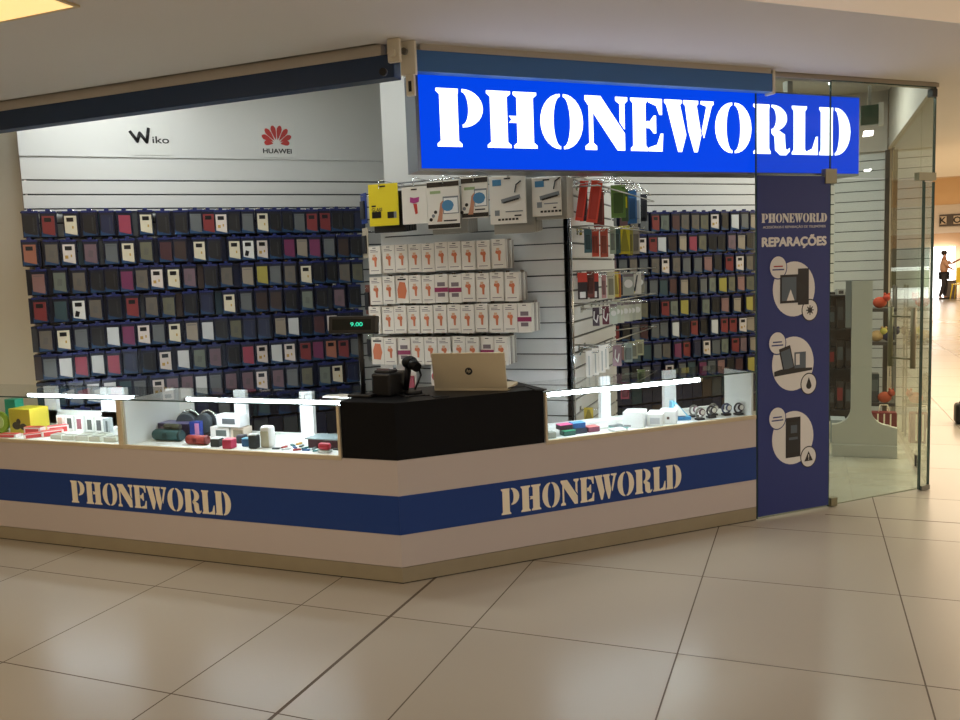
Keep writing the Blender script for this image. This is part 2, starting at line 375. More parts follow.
def cs(name, label, x0, x1, loc, rz, posts, D=.50, window=None, endpanels=(), topo=0):
    """glass display case that stands on a counter; local x along the front, y into the shop"""
    t = thing(name, label, 'display case', loc, rz)
    z0, z1 = .655, .94
    mb = MB(); mb.box(x0, x1, .0, D, .0+z0-.010, z0+.004); mb.obj('shelf', mat('case shelf white', (232, 234, 230), .35), t)
    mb = MB(); mb.box(x0, x1, -.004, .016, z0-.012, z0+.012, bev=.002); mb.obj('front_rail', mat('pale rail', (206, 190, 158), .45), t)
    mb = MB(); mb.box(x0+.004, x1-.004, .004, .009, z0+.012, z1-.006); mb.obj('front_glass', glassm, t)
    mb = MB(); mb.box(x0, x1, .0, D, z1-.006, z1); mb.obj('top_glass', glassm, t)
    mb = MB(); mb.box(x0, x1, -.002, .0, z1-.007, z1+.001); mb.obj('glass_edge', glasse, t, label='dark green edge of the top glass')
    pm = mat('case post white', (236, 240, 240), .4)
    for a, b in posts:
        mb = MB(); mb.box(a, b, D-.03, D, z0+.004, z1-.006); mb.obj('post', pm, t)
    mb = MB(); mb.box(x0, x1, D-.035, D, z0+.004, z0+.02); mb.obj('back_rail', pm, t)
    if window:
        for (a, b) in window:
            mb = MB(); mb.box(a, b, D-.03, D, z0+.02, z0+.115); mb.obj('back_panel', pm, t)
    for a, b in endpanels:
        mb = MB(); mb.box(a, b, .012, D if D > .45 else .27, z0+.004, z1-.008); mb.obj('end_panel', pm, t)
    return t
wood = mat('pale divider', (212, 196, 164), .5)
c1 = cs('glass_case', 'glass display case with phones and yellow box, at the left edge', -4.6, -1.815, (-1.955, 3.75, 0), 0,
        [(-2.965, -2.858), (-2.455, -2.24), (-1.90, -1.82)], window=[(-2.96, -2.24)], D=.50)
mb = MB(); mb.box(-1.848, -1.812, -.002, .02, .667, .932); mb.obj('corner_post', wood, c1, label='pale post at the right end')
c2 = cs('glass_case', 'glass display case with speakers and headphones, left of the black desk', -1.811, -.327, (-1.955, 3.75, 0), 0,
        [(-1.81, -1.70), (-1.367, -1.28), (-.885, -.795)], D=.50, endpanels=[(-1.808, -1.795)])
mb = MB(); mb.box(-.345, -.33, -.002, .02, .667, .932); mb.obj('corner_post', wood, c2, label='pale post beside the black desk')
c3 = cs('glass_case', 'glass display case with white boxes, between black desk and banner', .855, 2.30, W(1.151, NF), RA,
        [(1.433, 1.504), (1.903, 1.99)], D=.42, endpanels=[(2.276, 2.29)])
mb = MB(); mb.box(.857, .868, -.002, .02, .667, .932); mb.obj('corner_post', wood, c3)

def led(label, x0, x1, y, z, loc, rz):
    t = thing('led_tube', label, 'lamp', loc, rz)
    mb = MB(); mb.cyl((x0+.015, y, z), (x1-.015, y, z), .0125, n=16); mb.obj('tube', ledm, t)
    mb = MB(); mb.cyl((x0, y, z), (x0+.02, y, z), .0145, n=16); mb.obj('end_cap', steel, t)
    mb = MB(); mb.cyl((x1-.02, y, z), (x1, y, z), .0145, n=16); mb.obj('end_cap', steel, t)
    mb = MB(); mb.box(x0, x1, y-.008, y+.008, z+.012, .934-.0005); mb.obj('mount', mat('led mount', (220, 222, 224), .4), t)
led('lit white tube in the leftmost glass case', -2.79, -1.86, .19, .917, (-1.955, 3.75, 0), 0)
led('lit white tube in the case of speakers and headphones', -1.50, -.365, .19, .917, (-1.955, 3.75, 0), 0)
led('lit white tube in the case right of the black desk', .868, 1.93, .045, .915, W(1.151, NF), RA)

# black corner desk
t = thing('corner_desk', 'black desk block on the corner of the counter, carrying laptop and till display', 'desk', (-1.955, 3.75, 0))
D = .5
q = lambda u, n: (W(u, n).x+1.955, W(u, n).y-3.75)
poly = [(-.325, 0), (0, 0), q(2.004, NF), q(2.004, NF+D), (-D*TH, D), (-.325, D)]
mb = MB(); mb.prism([(-.323, .004), (-.002, .004), q(2.0, NF+.004), q(2.0, NF+D-.01), (-D*TH, D-.01), (-.323, D-.01)], .656, .943); mb.obj('front_panel', blackg, t)
mb = MB(); mb.prism([(-.325, -.003), (0.001, -.003), q(2.006, NF-.003), q(2.006, NF+D), (-D*TH, D), (-.325, D)], .943, .957); mb.obj('desk_top', blackg, t)

# ================================================================= SHUTTERS AND SIGN
t = thing('shutter_box', 'long dark blue rolled shutter housing over the left counter', 'shutter', (-1.955, 3.75, 0))
mb = MB(); mb.box(-7, .085, .0, .08, 2.566, 2.677, bev=.003); mb.obj('housing', shut, t)
mb = MB(); mb.box(-7, .02, .0, .05, 2.677, 2.73); mb.obj('ceiling_track', mat('shutter track', (206, 198, 186), .7), t, label='pale track under the ceiling')
t = thing('shutter_box', 'blue rolled shutter housing above the lit shop sign', 'shutter', W(1.151, NF), RA)
mb = MB(); mb.box(.175, 2.37, -.07, -.004, 2.597, 2.700, bev=.004); mb.obj('housing', shut2, t)
mb = MB(); mb.box(2.37, 2.386, -.075, -.004, 2.585, 2.722); mb.obj('end_plate', beige, t, label='pale end plate')
mb = MB(); mb.box(.2, 2.36, -.068, -.03, 2.700, 2.73); mb.obj('ceiling_track', mat('shutter track', (206, 198, 186), .7), t)
# shutter end brackets at the corner
t = thing('shutter_bracket', 'beige metal bracket at the end of the left shutter, on the corner', 'bracket', (-1.835, 3.70, 2.73))
mb = MB(); mb.box(-.035, .03, -.01, .015, -.11, 0, bev=.004); mb.obj('plate', beige, t)
mb = MB(); mb.cyl((-.005, -.012, -.07), (-.005, -.03, -.07), .02); mb.cyl((-.06, -.0, -.15), (-.06, -.02, -.15), .018, mi=1); mb.obj('bolt', [beige, blackm], t)
t = thing('shutter_bracket', 'beige metal bracket with slotted tongue, left of the lit sign', 'bracket', (-1.80, 3.775, 2.73))
mb = MB(); mb.box(-.04, .04, -.01, .015, -.16, 0, bev=.004); mb.obj('plate', beige, t)
mb = MB(); mb.box(-.015, .03, -.012, .01, -.26, -.16, bev=.004); mb.box(0, .016, -.014, -.011, -.24, -.19, 1); mb.obj('tongue', [beige, blackm], t)
mb = MB(); mb.cyl((-.01, -.012, -.05), (-.01, -.03, -.05), .016); mb.obj('bolt', steel, t)

# lit sign
t = thing('shop_sign', 'large lit blue sign reading PHONEWORLD above the right counter', 'sign', W(0, NF), RA)
mb = MB(); mb.box(1.345, 4.30, .030, .20, 2.130, 2.622); mb.obj('box', mat('sign steel case', (120, 126, 134), .3, .9), t, label='grey metal case')
mb = MB(); mb.box(1.364, 4.292, .024, .030, 2.142, 2.612); mb.obj('face', signb, t, label='lit blue face')
for ch, (a, b) in zip(WORD, SIGNU):
    mb = MB(); glyph(mb, ch, a+.026, b+.026, 2.252, 2.543, .019, .024); mb.obj('letter', signw, t, label='lit white stencil letter '+ch)
for x in (2.2, 3.75):
    mb = MB(); mb.box(x, x+.04, .06, .10, 2.61, 2.70); mb.obj('hanger', steel, t)

# ================================================================= GLASS FRONT
t = thing('glass_partition', 'fixed glass panel behind the blue repair banner', 'glass partition', W(0, NF), RA)
mb = MB(); mb.box(3.462, 4.035, .0, .010, .006, 2.70); mb.obj('pane', glassd, t)
mb = MB(); mb.box(3.458, 3.463, -.001, .011, .006, 2.70); mb.box(4.035, 4.039, -.001, .011, .006, 2.70); mb.obj('edge', glasse, t)
# banner
t = thing('banner', 'tall violet blue banner reading REPARAÇÕES, stuck on the glass', 'banner', W(0, NF), RA)
bx0, bx1 = 3.462, 4.028
mb = MB(); mb.box(bx0, bx1, -.006, -.001, .02, 2.12); mb.obj('sheet', navyb, t)
ink = mat('banner pale ink', (230, 228, 224), .6); inkd = mat('banner dark ink', (38, 36, 40), .5); cyanink = mat('banner photo grey', (86, 100, 112), .5); redink = mat('banner red ink', (170, 60, 60), .6)
mb = MB(); word(mb, 3.492, 4.002, 1.838, 1.893, -.008, -.006); mb.obj('lettering', ink, t, label='pale stencil word PHONEWORLD')
me = text_mesh('ACESSÓRIOS E REPARAÇÃO DE TELEMÓVEIS', .022, .0015, .0, .49, ink); link('small_lettering', me, t, (3.747, -.006, 1.812))
me = text_mesh('REPARAÇÕES', .078, .0015, .0, .500, ink, 0., .0042); link('heading', me, t, (3.747, -.006, 1.722), label='bold word REPARAÇÕES')
def disc(mb, cx, cz, rx, rz, y0, y1, mi=0, n=36):
    mb.front([(cx+rx*math.cos(2*math.pi*i/n), cz+rz*math.sin(2*math.pi*i/n)) for i in range(n)], y0, y1, mi)
for k, (cx, cz) in enumerate([(3.742, 1.43), (3.735, .965), (3.735, .495)]):
    mb = MB(); disc(mb, cx, cz, .165, .170, -.0075, -.006); mb.obj('round_picture', ink, t)
    bz = cz+.137; gx = cx+.125; gz = cz-.137
    mb = MB(); disc(mb, cx-.125, bz, .070, .074, -.0079, -.0073, 1); disc(mb, cx-.125, bz, .063, .067, -.0088, -.0073)
    for r in range(2): mb.box(cx-.125-.045+.01*r, cx-.125+.045-.01*r, -.0093, -.0088, bz-.018+r*.02, bz-.010+r*.02, 1 if k else 2 if r else 1)
    mb.obj('bubble', [ink, navyb, redink], t)
    mb = MB(); disc(mb, gx, gz, .066, .070, -.0079, -.0073, 1); disc(mb, gx, gz, .059, .063, -.0088, -.0073)
    if k == 0:
        for a in range(4):
            T = Matrix.Translation((gx, -.009, gz)) @ Matrix.Rotation(a*math.pi/4, 4, 'Y')
            mb.box(-.03, .03, -.0008, .0004, -.0035, .0035, 1, T=T)
        mb.box(gx-.016, gx+.016, -.0099, -.009, gz-.016, gz+.016, 1)
    elif k == 1:
        mb.front([(gx, gz+.042)]+[(gx+.021*math.cos(math.radians(a)), gz-.012+.021*math.sin(math.radians(a))) for a in range(20, -201, -20)], -.0098, -.0088, 1)
    else:
        mb.front([(gx-.034, gz-.026), (gx+.034, gz-.026), (gx, gz+.036)], -.0098, -.0088, 1)
        mb.box(gx-.003, gx+.003, -.0104, -.0098, gz-.006, gz+.016); mb.box(gx-.003, gx+.003, -.0104, -.0098, gz-.018, gz-.011)
    mb.obj('icon', [ink, inkd], t)
    mb = MB()
    if k == 0:
        mb.box(cx-.11, cx+.03, -.0095, -.0075, cz-.085, cz+.09); mb.box(cx-.098, cx+.015, -.0101, -.0095, cz-.07, cz+.075, 1)
        mb.box(cx+.03, cx+.115, -.0095, -.0075, cz-.10, cz+.125)
        mb.front([(cx-.06, cz-.07), (cx+.0, cz-.07), (cx-.03, cz+.0)], -.0105, -.0101, 2)
        mb.front([(cx+.03, cz-.1), (cx+.115, cz+.0), (cx+.03, cz+.05)], -.0101, -.0095, 3)
    elif k == 1:
        T = Matrix.Translation((cx-.05, 0, cz+.03)) @ Matrix.Rotation(math.radians(-14), 4, 'Y')
        mb.box(-.045, .045, -.0095, -.0075, -.08, .08, 0, T=T); mb.box(-.037, .037, -.0101, -.0095, -.06, .06, 1, T=T)
        mb.box(cx+.01, cx+.10, -.0093, -.0075, cz-.04, cz+.07, 1); mb.box(cx+.02, cx+.05, -.0099, -.0093, cz-.01, cz+.06, 2)
        mb.front([(cx-.15, cz-.07), (cx+.15, cz-.05), (cx+.15, cz-.035), (cx+.05, cz-.03), (cx-.1, cz-.03), (cx-.15, cz-.04)], -.0103, -.0095, 3)
    else:
        mb.box(cx-.058, cx+.058, -.0095, -.0075, cz-.125, cz+.13); mb.box(cx-.049, cx+.049, -.0101, -.0095, cz-.095, cz+.10, 3)
        mb.box(cx-.035, cx+.035, -.0105, -.0101, cz-.012, cz+.004, 1); mb.box(cx-.02, cx+.03, -.0105, -.0101, cz+.03, cz+.08, 1)
    mb.obj('phone_picture', [inkd, cyanink, ink, dark], t)
# door
t = thing('glass_door', 'frameless glass shop door right of the banner, closed', 'door', W(0, NF), RA)
mb = MB(); mb.box(4.045, 4.840, .0, .010, .012, 2.105); mb.obj('pane', glassd, t)
mb = MB(); mb.box(4.838, 4.845, -.001, .012, .012, 2.105); mb.obj('edge', glasse, t, label='dark glass edge')
hy = .085
mb = MB()
for y in (-hy, hy+.01): mb.cyl((4.665, y, .87), (4.665, y, 1.27), .017, n=14)
for z in (.93, 1.21): mb.cyl((4.665, -hy, z), (4.665, hy+.01, z), .007, n=10)
mb.obj('handle', brass, t, label='pair of upright metal bars')
mb = MB(); mb.box(4.048, 4.10, -.012, .022, .006, .06); mb.obj('floor_hinge', brass, t)
mb = MB(); mb.box(3.985, 4.075, -.014, .024, 2.075, 2.165); mb.obj('patch_hinge', brass, t, label='square satin metal patch')
t = thing('glass_partition', 'glass transom pane above the glass door, reaching the ceiling', 'glass partition', W(0, NF), RA)
mb = MB(); mb.box(4.045, 4.935, .0, .010, 2.112, 2.70); mb.obj('pane', glassd, t)
mb = MB(); mb.box(4.045, 4.935, -.001, .011, 2.70, 2.706); mb.box(4.927, 4.937, -.002, .012, 2.112, 2.70); mb.obj('edge', glasse, t)
mb = MB(); mb.box(4.885, 4.93, -.014, .024, 2.64, 2.69); mb.obj('clamp', dark, t); 
mb = MB(); mb.box(4.78, 4.934, -.014, .024, 2.10, 2.15); mb.obj('patch', brass, t, label='long satin metal patch over the door')
t = thing('glass_partition', 'narrow fixed glass strip at the outer right corner', 'glass partition', W(0, NF), RA)
mb = MB(); mb.box(4.852, 4.930, .0, .010, .006, 2.09); mb.obj('pane', glassd, t)
mb = MB(); mb.box(4.849, 4.853, -.001, .011, .006, 2.09); mb.box(4.926, 4.937, -.002, .012, .006, 2.09); mb.obj('edge', glasse, t)
mb = MB(); mb.box(4.855, 4.932, -.012, .022, .004, .035); mb.obj('floor_clamp', steel, t)
cx, cy = W(4.94, NF).x, W(4.94, NF).y
t = thing('glass_partition', 'side glass panel running back from the outer right corner', 'glass partition', (cx-.005, cy, 0))
mb = MB(); mb.box(-.006, .004, .012, .70, .006, 2.70); mb.obj('pane', glassd, t)
mb = MB(); mb.box(-.012, .012, .66, .70, .006, .09); mb.obj('floor_clamp', dark, t)
t = thing('glass_partition', 'rear side glass panel ending at the dark upright', 'glass partition', (cx-.005, cy+.71, 0))
mb = MB(); mb.box(-.006, .004, .0, 2.24, .006, 2.70); mb.obj('pane', glassd, t)
mb = MB(); mb.box(.735, .775, 9.30, 9.36, 0, 2.66); struct(mb.obj('trim_9', mat('dark bronze upright', (62, 56, 48), .4, .3)), 'dark upright at the end of the right slatted wall')
t = thing('exit_light', 'small dark green emergency light box seen beside the sign end', 'emergency light', (.40, 6.35, 2.50))
mb = MB(); mb.box(-.055, .055, -.02, .02, -.0, .13, bev=.003); mb.obj('lens', mat('green lens', (40, 84, 66), .3), t)
mb = MB(); mb.box(.055, .085, -.022, .022, -.01, .14); mb.obj('frame', paper, t); mb = MB(); mb.box(-.01, .01, -.01, .01, .13, .75); mb.obj('hanger', steel, t)

# ================================================================= PACKS
wedge = mat('teal blue card print', (20, 58, 96), .4)
tabm = mat('blue hanger plastic', (22, 34, 90), .4)
cardm = mat('dark navy blister card', (18, 22, 40), .35)
inkblk = mat('window black', (16, 16, 18), .3)
PK = {}
def pack_meshes(c):
    if c in PK: return PK[c]
    w, h = .104, .178
    mb = MB(); mb.box(-w/2, w/2, .0, .004, -h/2, h/2); mb.box(-w/2+.003, w/2-.003, -.018, 0, -h/2+.003, h/2-.01, bev=.003, seg=1)
    card = mb.mesh('card', cardm)
    cmat = mat('case colour '+CNAME[c], DULL[c], .42)
    mb = MB(); a, b = -.038, .038
    mb.front([(a, -.058), (b, -.076), (b, .058), (a, .058)], -.026, -.018, 0)
    if c in 'cwzro' :
        mb.box(-.024, .02, -.0275, -.026, .018, .046, 1); 
        if c in 'cw': mb.box(.008, .018, -.0275, -.026, -.03, -.012, 2)
        if c == 'w': mb.box(-.026, -.006, -.0275, -.026, -.04, -.018, 2)
        if c == 'z': mb.front([(-.03, -.05), (-.005, -.055), (.005, -.02), (-.02, -.01)], -.0275, -.026, 1)
    elif c in 'ytjv': mb.front([(-.018, -.03), (.012, -.034), (.018, .012), (-.012, .018)], -.0272, -.026, 3)
    elif c in 'gis': mb.box(-.03, .03, -.0272, -.026, .04, .05, 3)
    elif c in 'kn': mb.box(.014, .022, -.0272, -.026, -.05, .045, 3)
    case = mb.mesh('phone_case', [cmat, inkblk, mat('case gold print', (176, 140, 70), .4), mat('case print '+CNAME[c], tuple(int(v*.62+30) for v in DULL[c]), .4)])
    mb = MB(); mb.front([(-.046, -.082), (.046, -.082), (.046, -.068), (-.046, -.048)], -.024, -.0182); wd = mb.mesh('printed_strip', wedge)
    mb = MB(); mb.box(-.05, .05, -.021, .0, .076, .092, bev=.002, seg=1); mb.box(-.014, .014, -.024, .004, .088, .106, bev=.002, seg=1); tb = mb.mesh('hanger_tab', tabm)
    PK[c] = (card, case, wd, tb); return PK[c]
mb = MB(); mb.cyl((0, -.012, .095), (0, .16, .095), .0022, n=6); mb.cyl((0, -.012, .095), (0, -.016, .105), .0022, n=6); mb.box(-.014, .014, .148, .152, .08, .115, bev=.001, seg=1)
HOOK = mb.mesh('display_hook', chrome)
def hook(loc, rz, y, where):
    o = link('display_hook', HOOK, None, loc, rz); o.location = loc
    tag(o, 'thin metal display hook '+where, 'hook', 'display hooks '+where)
LP = ['-0.67k -0.56r -0.42c -0.3k -0.19n -0.08p 0.06c 0.18k 0.3k 0.4g 0.49r 0.58w 0.67k 0.77g 0.88c 0.97k 1.06k 1.15g 1.25r 1.35r 1.44k 1.53k 1.62n', '-0.69o -0.56t -0.45w -0.31v -0.18g -0.07c 0.05y 0.18e 0.28b 0.41c 0.52k 0.66c 0.76z 0.86w 0.96k 1.06m 1.16i 1.26m 1.37g 1.48b 1.58k', '-0.65s -0.52j -0.4t -0.29k -0.19k -0.09m 0.01t 0.11w 0.22c 0.33v 0.48k 0.59t 0.74i 0.85Y 0.95g 1.06t 1.18c 1.28k 1.38k 1.48t 1.58y', '-0.66r -0.53l -0.42z -0.31t -0.19k -0.07r 0.06t 0.17y 0.32k 0.44n 0.6c 0.72g 0.83b 0.94b 1.05k 1.18j 1.29k 1.43v 1.55k', '-0.64t -0.53c -0.42g -0.31k -0.21h -0.11m -0.01w 0.09g 0.2c 0.32i 0.43h 0.53k 0.63y 0.73n 0.84n 0.96i 1.06h 1.16k 1.26e 1.36w 1.46k 1.56k', '-0.63g -0.53h -0.43p -0.33h -0.22p -0.11n 0.01k 0.12w 0.25h 0.36j 0.47v 0.6k 0.71p 0.81w 0.92h 1.02w 1.14r 1.24m 1.34o 1.44r 1.54g', '-0.59l -0.48g -0.37h -0.26h -0.16l -0.06g 0.06w 0.16v 0.26v 0.36h 0.46g 0.57v 0.69v 0.8w 0.92v 1.03g 1.14y 1.28j 1.38c 1.5n', '-0.57n -0.45l -0.32k -0.19n -0.05g 0.08n 0.22l 0.36n 0.51g 0.65n 0.8l 0.95n 1.1g 1.26n 1.42n']
RP = ['3.9g 4.02e 4.13t 4.24g 4.35r 4.46j 4.57e 4.68t 4.79t 4.9y 5.02w 5.13k 5.24h 5.35g 5.46i', '3.89k 4.0t 4.1s 4.21w 4.32r 4.43h 4.54b 4.65i 4.76p 4.87y 4.98k 5.09k 5.2v 5.31i 5.42k', '3.9v 4.01g 4.11t 4.22g 4.34t 4.45w 4.57t 4.69g 4.81g 4.93s 5.05k 5.17r 5.29w 5.41t', '3.89l 4.0k 4.1g 4.21g 4.32g 4.43l 4.54e 4.65i 4.76k 4.87g 4.98j 5.09Y 5.2y 5.31s 5.42y', '3.9k 4.0t 4.1g 4.21y 4.33k 4.44r 4.55j 4.66Y 4.77k 4.89j 5.01k 5.13s 5.26i 5.4Y', '3.91r 4.02k 4.12g 4.22e 4.33g 4.44g 4.55h 4.66k 4.77r 4.88k 4.99h 5.1r 5.21r 5.32w 5.43i', '3.9g 4.02s 4.13l 4.24l 4.35g 4.46t 4.57m 4.68r 4.79n 4.9w 5.01g 5.12j 5.23r 5.34v 5.45i', '3.9n 4.01g 4.12k 4.23g 4.34n 4.48w 4.62g 4.74l 4.85m 4.96g 5.07s 5.18k 5.29e 5.42Y']
def packs(rows, z0, dz, where, group, hookw):
    for i, s in enumerate(rows):
        toks = s.split()
        for j, tok in enumerate(toks):
            u = float(tok[:-1]); c = tok[-1]; z = z0-dz*i+random.uniform(-.004, .004)
            loc = W(u, DB-.165+random.uniform(-.012, .012), z)
            rz = RA+random.uniform(-.16, .12)
            t = thing('phone_case_pack', f'{CNAME[c]} phone case pack, {ORD[j+1]} from left, {ORD[i+1]} row down, {where}', 'phone case', loc, rz, group)
            for nm, me in zip(('card', 'phone_case', 'printed_strip', 'hanger_tab'), pack_meshes(c)): link(nm, me, t)
            hook(W(u, DB-.153, z), RA, 0, hookw)
packs(LP, 2.046, .1975, 'left back wall', 'phone case packs on the left part of the back wall', 'behind the case packs at left')
packs(RP, 2.002, .196, 'back wall by banner', 'phone case packs on the right part of the back wall', 'behind the case packs at right')
# the packs hanging behind the front ones, too many and too hidden to count
behm = [cardm, mat('blister side navy', (20, 28, 56), .35), mat('blister side grey', (60, 64, 68), .4), mat('blister side brown', (58, 46, 42), .4), mat('blister side teal', (26, 52, 62), .4)]
def behind(name, u0, u1, z0, dz, rows, skip0):
    mb = MB()
    for i in range(rows):
        u = u0
        while u < u1:
            z = z0-dz*i
            for k in range(3):
                if i == 0 and random.random() < skip0: continue
                mb.box(u-.052, u+.052, DB-.05-.035*k-.02, DB-.05-.035*k, z-.088, z+.088, random.choice((0, 0, 1, 1, 2, 3, 4)))
            mb.box(u-.052, u+.052, DB-.145, DB-.02, z+.078, z+.09, 1)
            u += .112
    for v in mb.bm.verts: v.co = W(v.co.x, v.co.y, v.co.z)
    return mb.obj(name, behm)
tag(behind('case_packs_behind', -.68, 1.66, 2.046, .1975, 10, .55), 'dense dark stacks of case packs behind the front ones on the left wall', 'phone case', kind='stuff')
tag(behind('case_packs_behind', 3.82, 5.62, 2.002, .196, 10, .1), 'dense dark stacks of case packs behind the front ones near the banner', 'phone case', kind='stuff')

# screen protector packs, projecting wall
WP = [([-2.632, -2.534, -2.44, -2.346, -2.25, -2.158, -2.065, -1.969, -1.872, -1.772], 1.713, 'owwoooowoo'),
 ([-2.634, -2.54, -2.446, -2.353, -2.26, -2.166, -2.072, -1.978, -1.885, -1.789, -1.69], 1.511, 'oobooMMoooo'),
 ([-2.657, -2.56, -2.467, -2.375, -2.28, -2.184, -2.088, -1.992, -1.9, -1.8, -1.706, -1.612], 1.317, 'wooooooooooM'),
 ([-2.65, -2.552, -2.455, -2.357, -2.26, -2.164, -2.062, -1.966, -1.87, -1.775], 1.111, 'boMooooooo'.replace('ooooooo', 'ooooo')+'Mo')]
pwhite = mat('protector card white', (228, 224, 214), .45); por = mat('orange picture', (206, 118, 80), .5); pmar = mat('maroon band', (146, 44, 88), .5); pgr = mat('grey print', (120, 108, 112), .5)
PP = {}
def prot(c):
    if c in PP: return PP[c]
    mb = MB(); mb.box(-.046, .046, -.010, 0, -.09, .09, bev=.0015, seg=1); mb.box(-.045, -.042, -.0105, -.01, -.088, .088, 1); mb.box(-.012, .012, -.0105, -.010, .076, .081, 2)
    card = mb.mesh('card', [pwhite, mat('protector edge grey', (176, 170, 160), .5), inkblk])
    mb = MB()
    if c == 'M': mb.box(-.046, .046, -.0115, -.01, -.022, .006, 1); mb.box(-.026, .026, -.0115, -.01, .014, .04, 2); mb.box(-.024, .024, -.0115, -.01, -.052, -.028, 2)
    elif c == 'b': mb.front([(-.03, -.055), (.02, -.06), (.034, -.01), (.022, .045), (-.016, .05), (-.034, .0)], -.0115, -.01); mb.box(-.03, .03, -.0115, -.01, .06, .07, 3)
    else:
        mb.front([(-.018, .004), (-.002, -.004), (.0, -.042), (.012, -.044), (.014, -.006), (.02, .008), (.014, .022), (-.002, .018), (-.016, .02)], -.0115, -.01); mb.box(-.012, .008, -.011, -.01, .02, .036, 4); mb.box(-.03, .028, -.0108, -.01, .052, .056, 2); mb.box(-.03, .012, -.0108, -.01, .062, .066, 2); mb.box(-.03, .03, -.0108, -.01, -.07, -.066, 2)
    pic = mb.mesh('printed_picture', [por, pmar, pgr, inkblk, mat('pale orange print', (214, 176, 146), .5)])
    PP[c] = (card, pic); return PP[c]
CN = {'o': 'white screen protector pack with orange picture', 'w': 'white screen protector pack with small orange picture', 'b': 'white screen protector pack with large orange picture', 'M': 'white screen protector pack with maroon band'}
for i, (xs, z, cc) in enumerate(WP):
    for j, x in enumerate(xs):
        c = cc[j] if j < len(cc) else 'o'
        y = 4.885+random.uniform(-.008, .008)
        t = thing('screen_protector_pack', f'{CN[c]}, {ORD[j+1]} from left, {ORD[i+1]} small row', 'screen protector', (x, y, z+random.uniform(-.003, .003)), random.uniform(-.04, .04), 'screen protector packs on the projecting wall')
        card, pic = prot('o' if c == 'w' else c); link('card', card, t); link('printed_picture', pic, t)
        o = link('display_hook', HOOK, None, (x, 4.94, z-.015)); tag(o, 'thin metal display hook behind the screen protector packs', 'hook', 'display hooks behind the screen protector packs')
mb = MB()
for xs, z, cc in WP:
    for x in xs:
        for k in range(4): mb.box(x-.046, x+.046, 4.905+k*.04, 4.925+k*.04, z-.088, z+.088, k % 2)
tag(mb.obj('screen_protectors_behind', [pwhite, mat('protector edge grey', (176, 170, 160), .5)]), 'stacks of white packs hanging behind the front screen protector packs', 'screen protector', kind='stuff')

# large packs in the top row
yel = mat('yellow card', (226, 206, 30), .4)
def bigpack(name, label, x0, x1, z0, z1, y, m, deco, mats, n=2, rz=0., cat='accessory pack'):
    t = thing(name, label, cat, ((x0+x1)/2, y, (z0+z1)/2), rz)
    w = (x1-x0)/2; h = (z1-z0)/2
    mb = MB(); mb.box(-w, w, -.012, 0, -h, h, bev=.0015, seg=1); mb.obj('card', m, t)
    mb = MB(); deco(mb, w, h); mb.obj('printed_picture', mats, t)
    mb = MB(); mb.box(-.02, .02, -.0135, -.012, h-.02, h-.012); mb.obj('hang_slot', inkblk, t)
    return t
ib = [inkblk, paper, mat('ink blue', (70, 130, 170), .5), mat('ink grey', (120, 126, 130), .5), mat('ink purple', (170, 60, 130), .5), mat('ink red', (196, 60, 50), .5), mat('ink skin', (190, 130, 100), .5), mat('ink green', (150, 170, 120), .5)]
def d_yel(mb, w, h):
    mb.box(-w+.02, -w+.085, -.0135, -.012, -h+.05, -h+.09); mb.box(w-.075, w-.03, -.0135, -.012, -h+.045, -h+.085, 0); mb.box(w-.03, w-.012, -.0135, -.012, -h+.045, -h+.085, 3)
    mb.box(-w+.02, -w+.05, -.0135, -.012, -h+.12, -h+.13)
def d_pink(mb, w, h):
    mb.front([(-.03, .02), (-.005, .012), (.03, .02), (.034, .05), (.0, .045), (-.028, .052)], -.0135, -.012, 4)
    mb.front([(-.008, .01), (.016, .008), (.02, -.05), (.004, -.055), (-.002, -.02)], -.0135, -.012, 5)
def d_bw(mb, w, h):
    mb.box(-w, w, -.0135, -.012, h-.035, h-.006); mb.box(-w, w, -.0135, -.012, -h+.005, -h+.03); mb.box(-.002, w-.006, -.0135, -.012, -.055, .05, 3); mb.box(.004, w-.01, -.0142, -.0135, -.05, .04, 1)
    mb.front([(.03+.04*math.cos(a*.5), -.005+.034*math.sin(a*.5)) for a in range(12)], -.0149, -.0142, 2)
    mb.front([(-.045, -.1), (-.012, -.1), (-.002, -.02), (.0, .03), (-.02, .01), (-.03, -.05)], -.0139, -.0125, 6)
    for k in range(3): mb.cyl((-.085+k*.016, -.0128, -.085+k*.022), (-.085+k*.016, -.014, -.085+k*.022), .011, mi=3 if k % 2 else 0, n=12)
    mb.box(-w+.02, -w+.09, -.0135, -.012, h-.075, h-.058, 7); mb.box(0, w-.02, -.0135, -.012, -h+.045, -h+.053)
def d_hub(mb, w, h):
    mb.box(-w+.02, -w+.075, -.0135, -.012, h-.055, h-.02, 2)
    T = Matrix.Translation((.02, 0, .0)) @ Matrix.Rotation(-.2, 4, 'Y')
    mb.box(-.06, .06, -.0142, -.012, -.008, .016, 3, T=T); mb.box(-.05, .05, -.0148, -.0142, -.012, -.002, 0, T=T)
    mb.tube([(.045, -.0132, .04), (.055, -.0132, .085), (.085, -.0132, .105)], .004, mi=0, n=6)
    for k in range(6): mb.box(-w+.05+k*.022, -w+.066+k*.022, -.0135, -.012, -h+.02, -h+.032)
    mb.box(-.015, w-.02, -.0135, -.012, -h+.068, -h+.074, 3); mb.box(.04, w-.03, -.0135, -.012, -h+.042, -h+.05); mb.box(-w+.03, -w+.06, -.0135, -.012, -h+.05, -h+.082, 3)
ty = bigpack('screen_protector_pack', 'bright yellow pack marked GLASS, hanging leftmost in the top row of large packs', -2.58, -2.375, 1.92, 2.181, 4.745, yel, d_yel, ib)
me = text_mesh('GLASS', .022, .0012, .01, .075, inkblk); link('lettering', me, ty, (-.045, -.012, -.028))
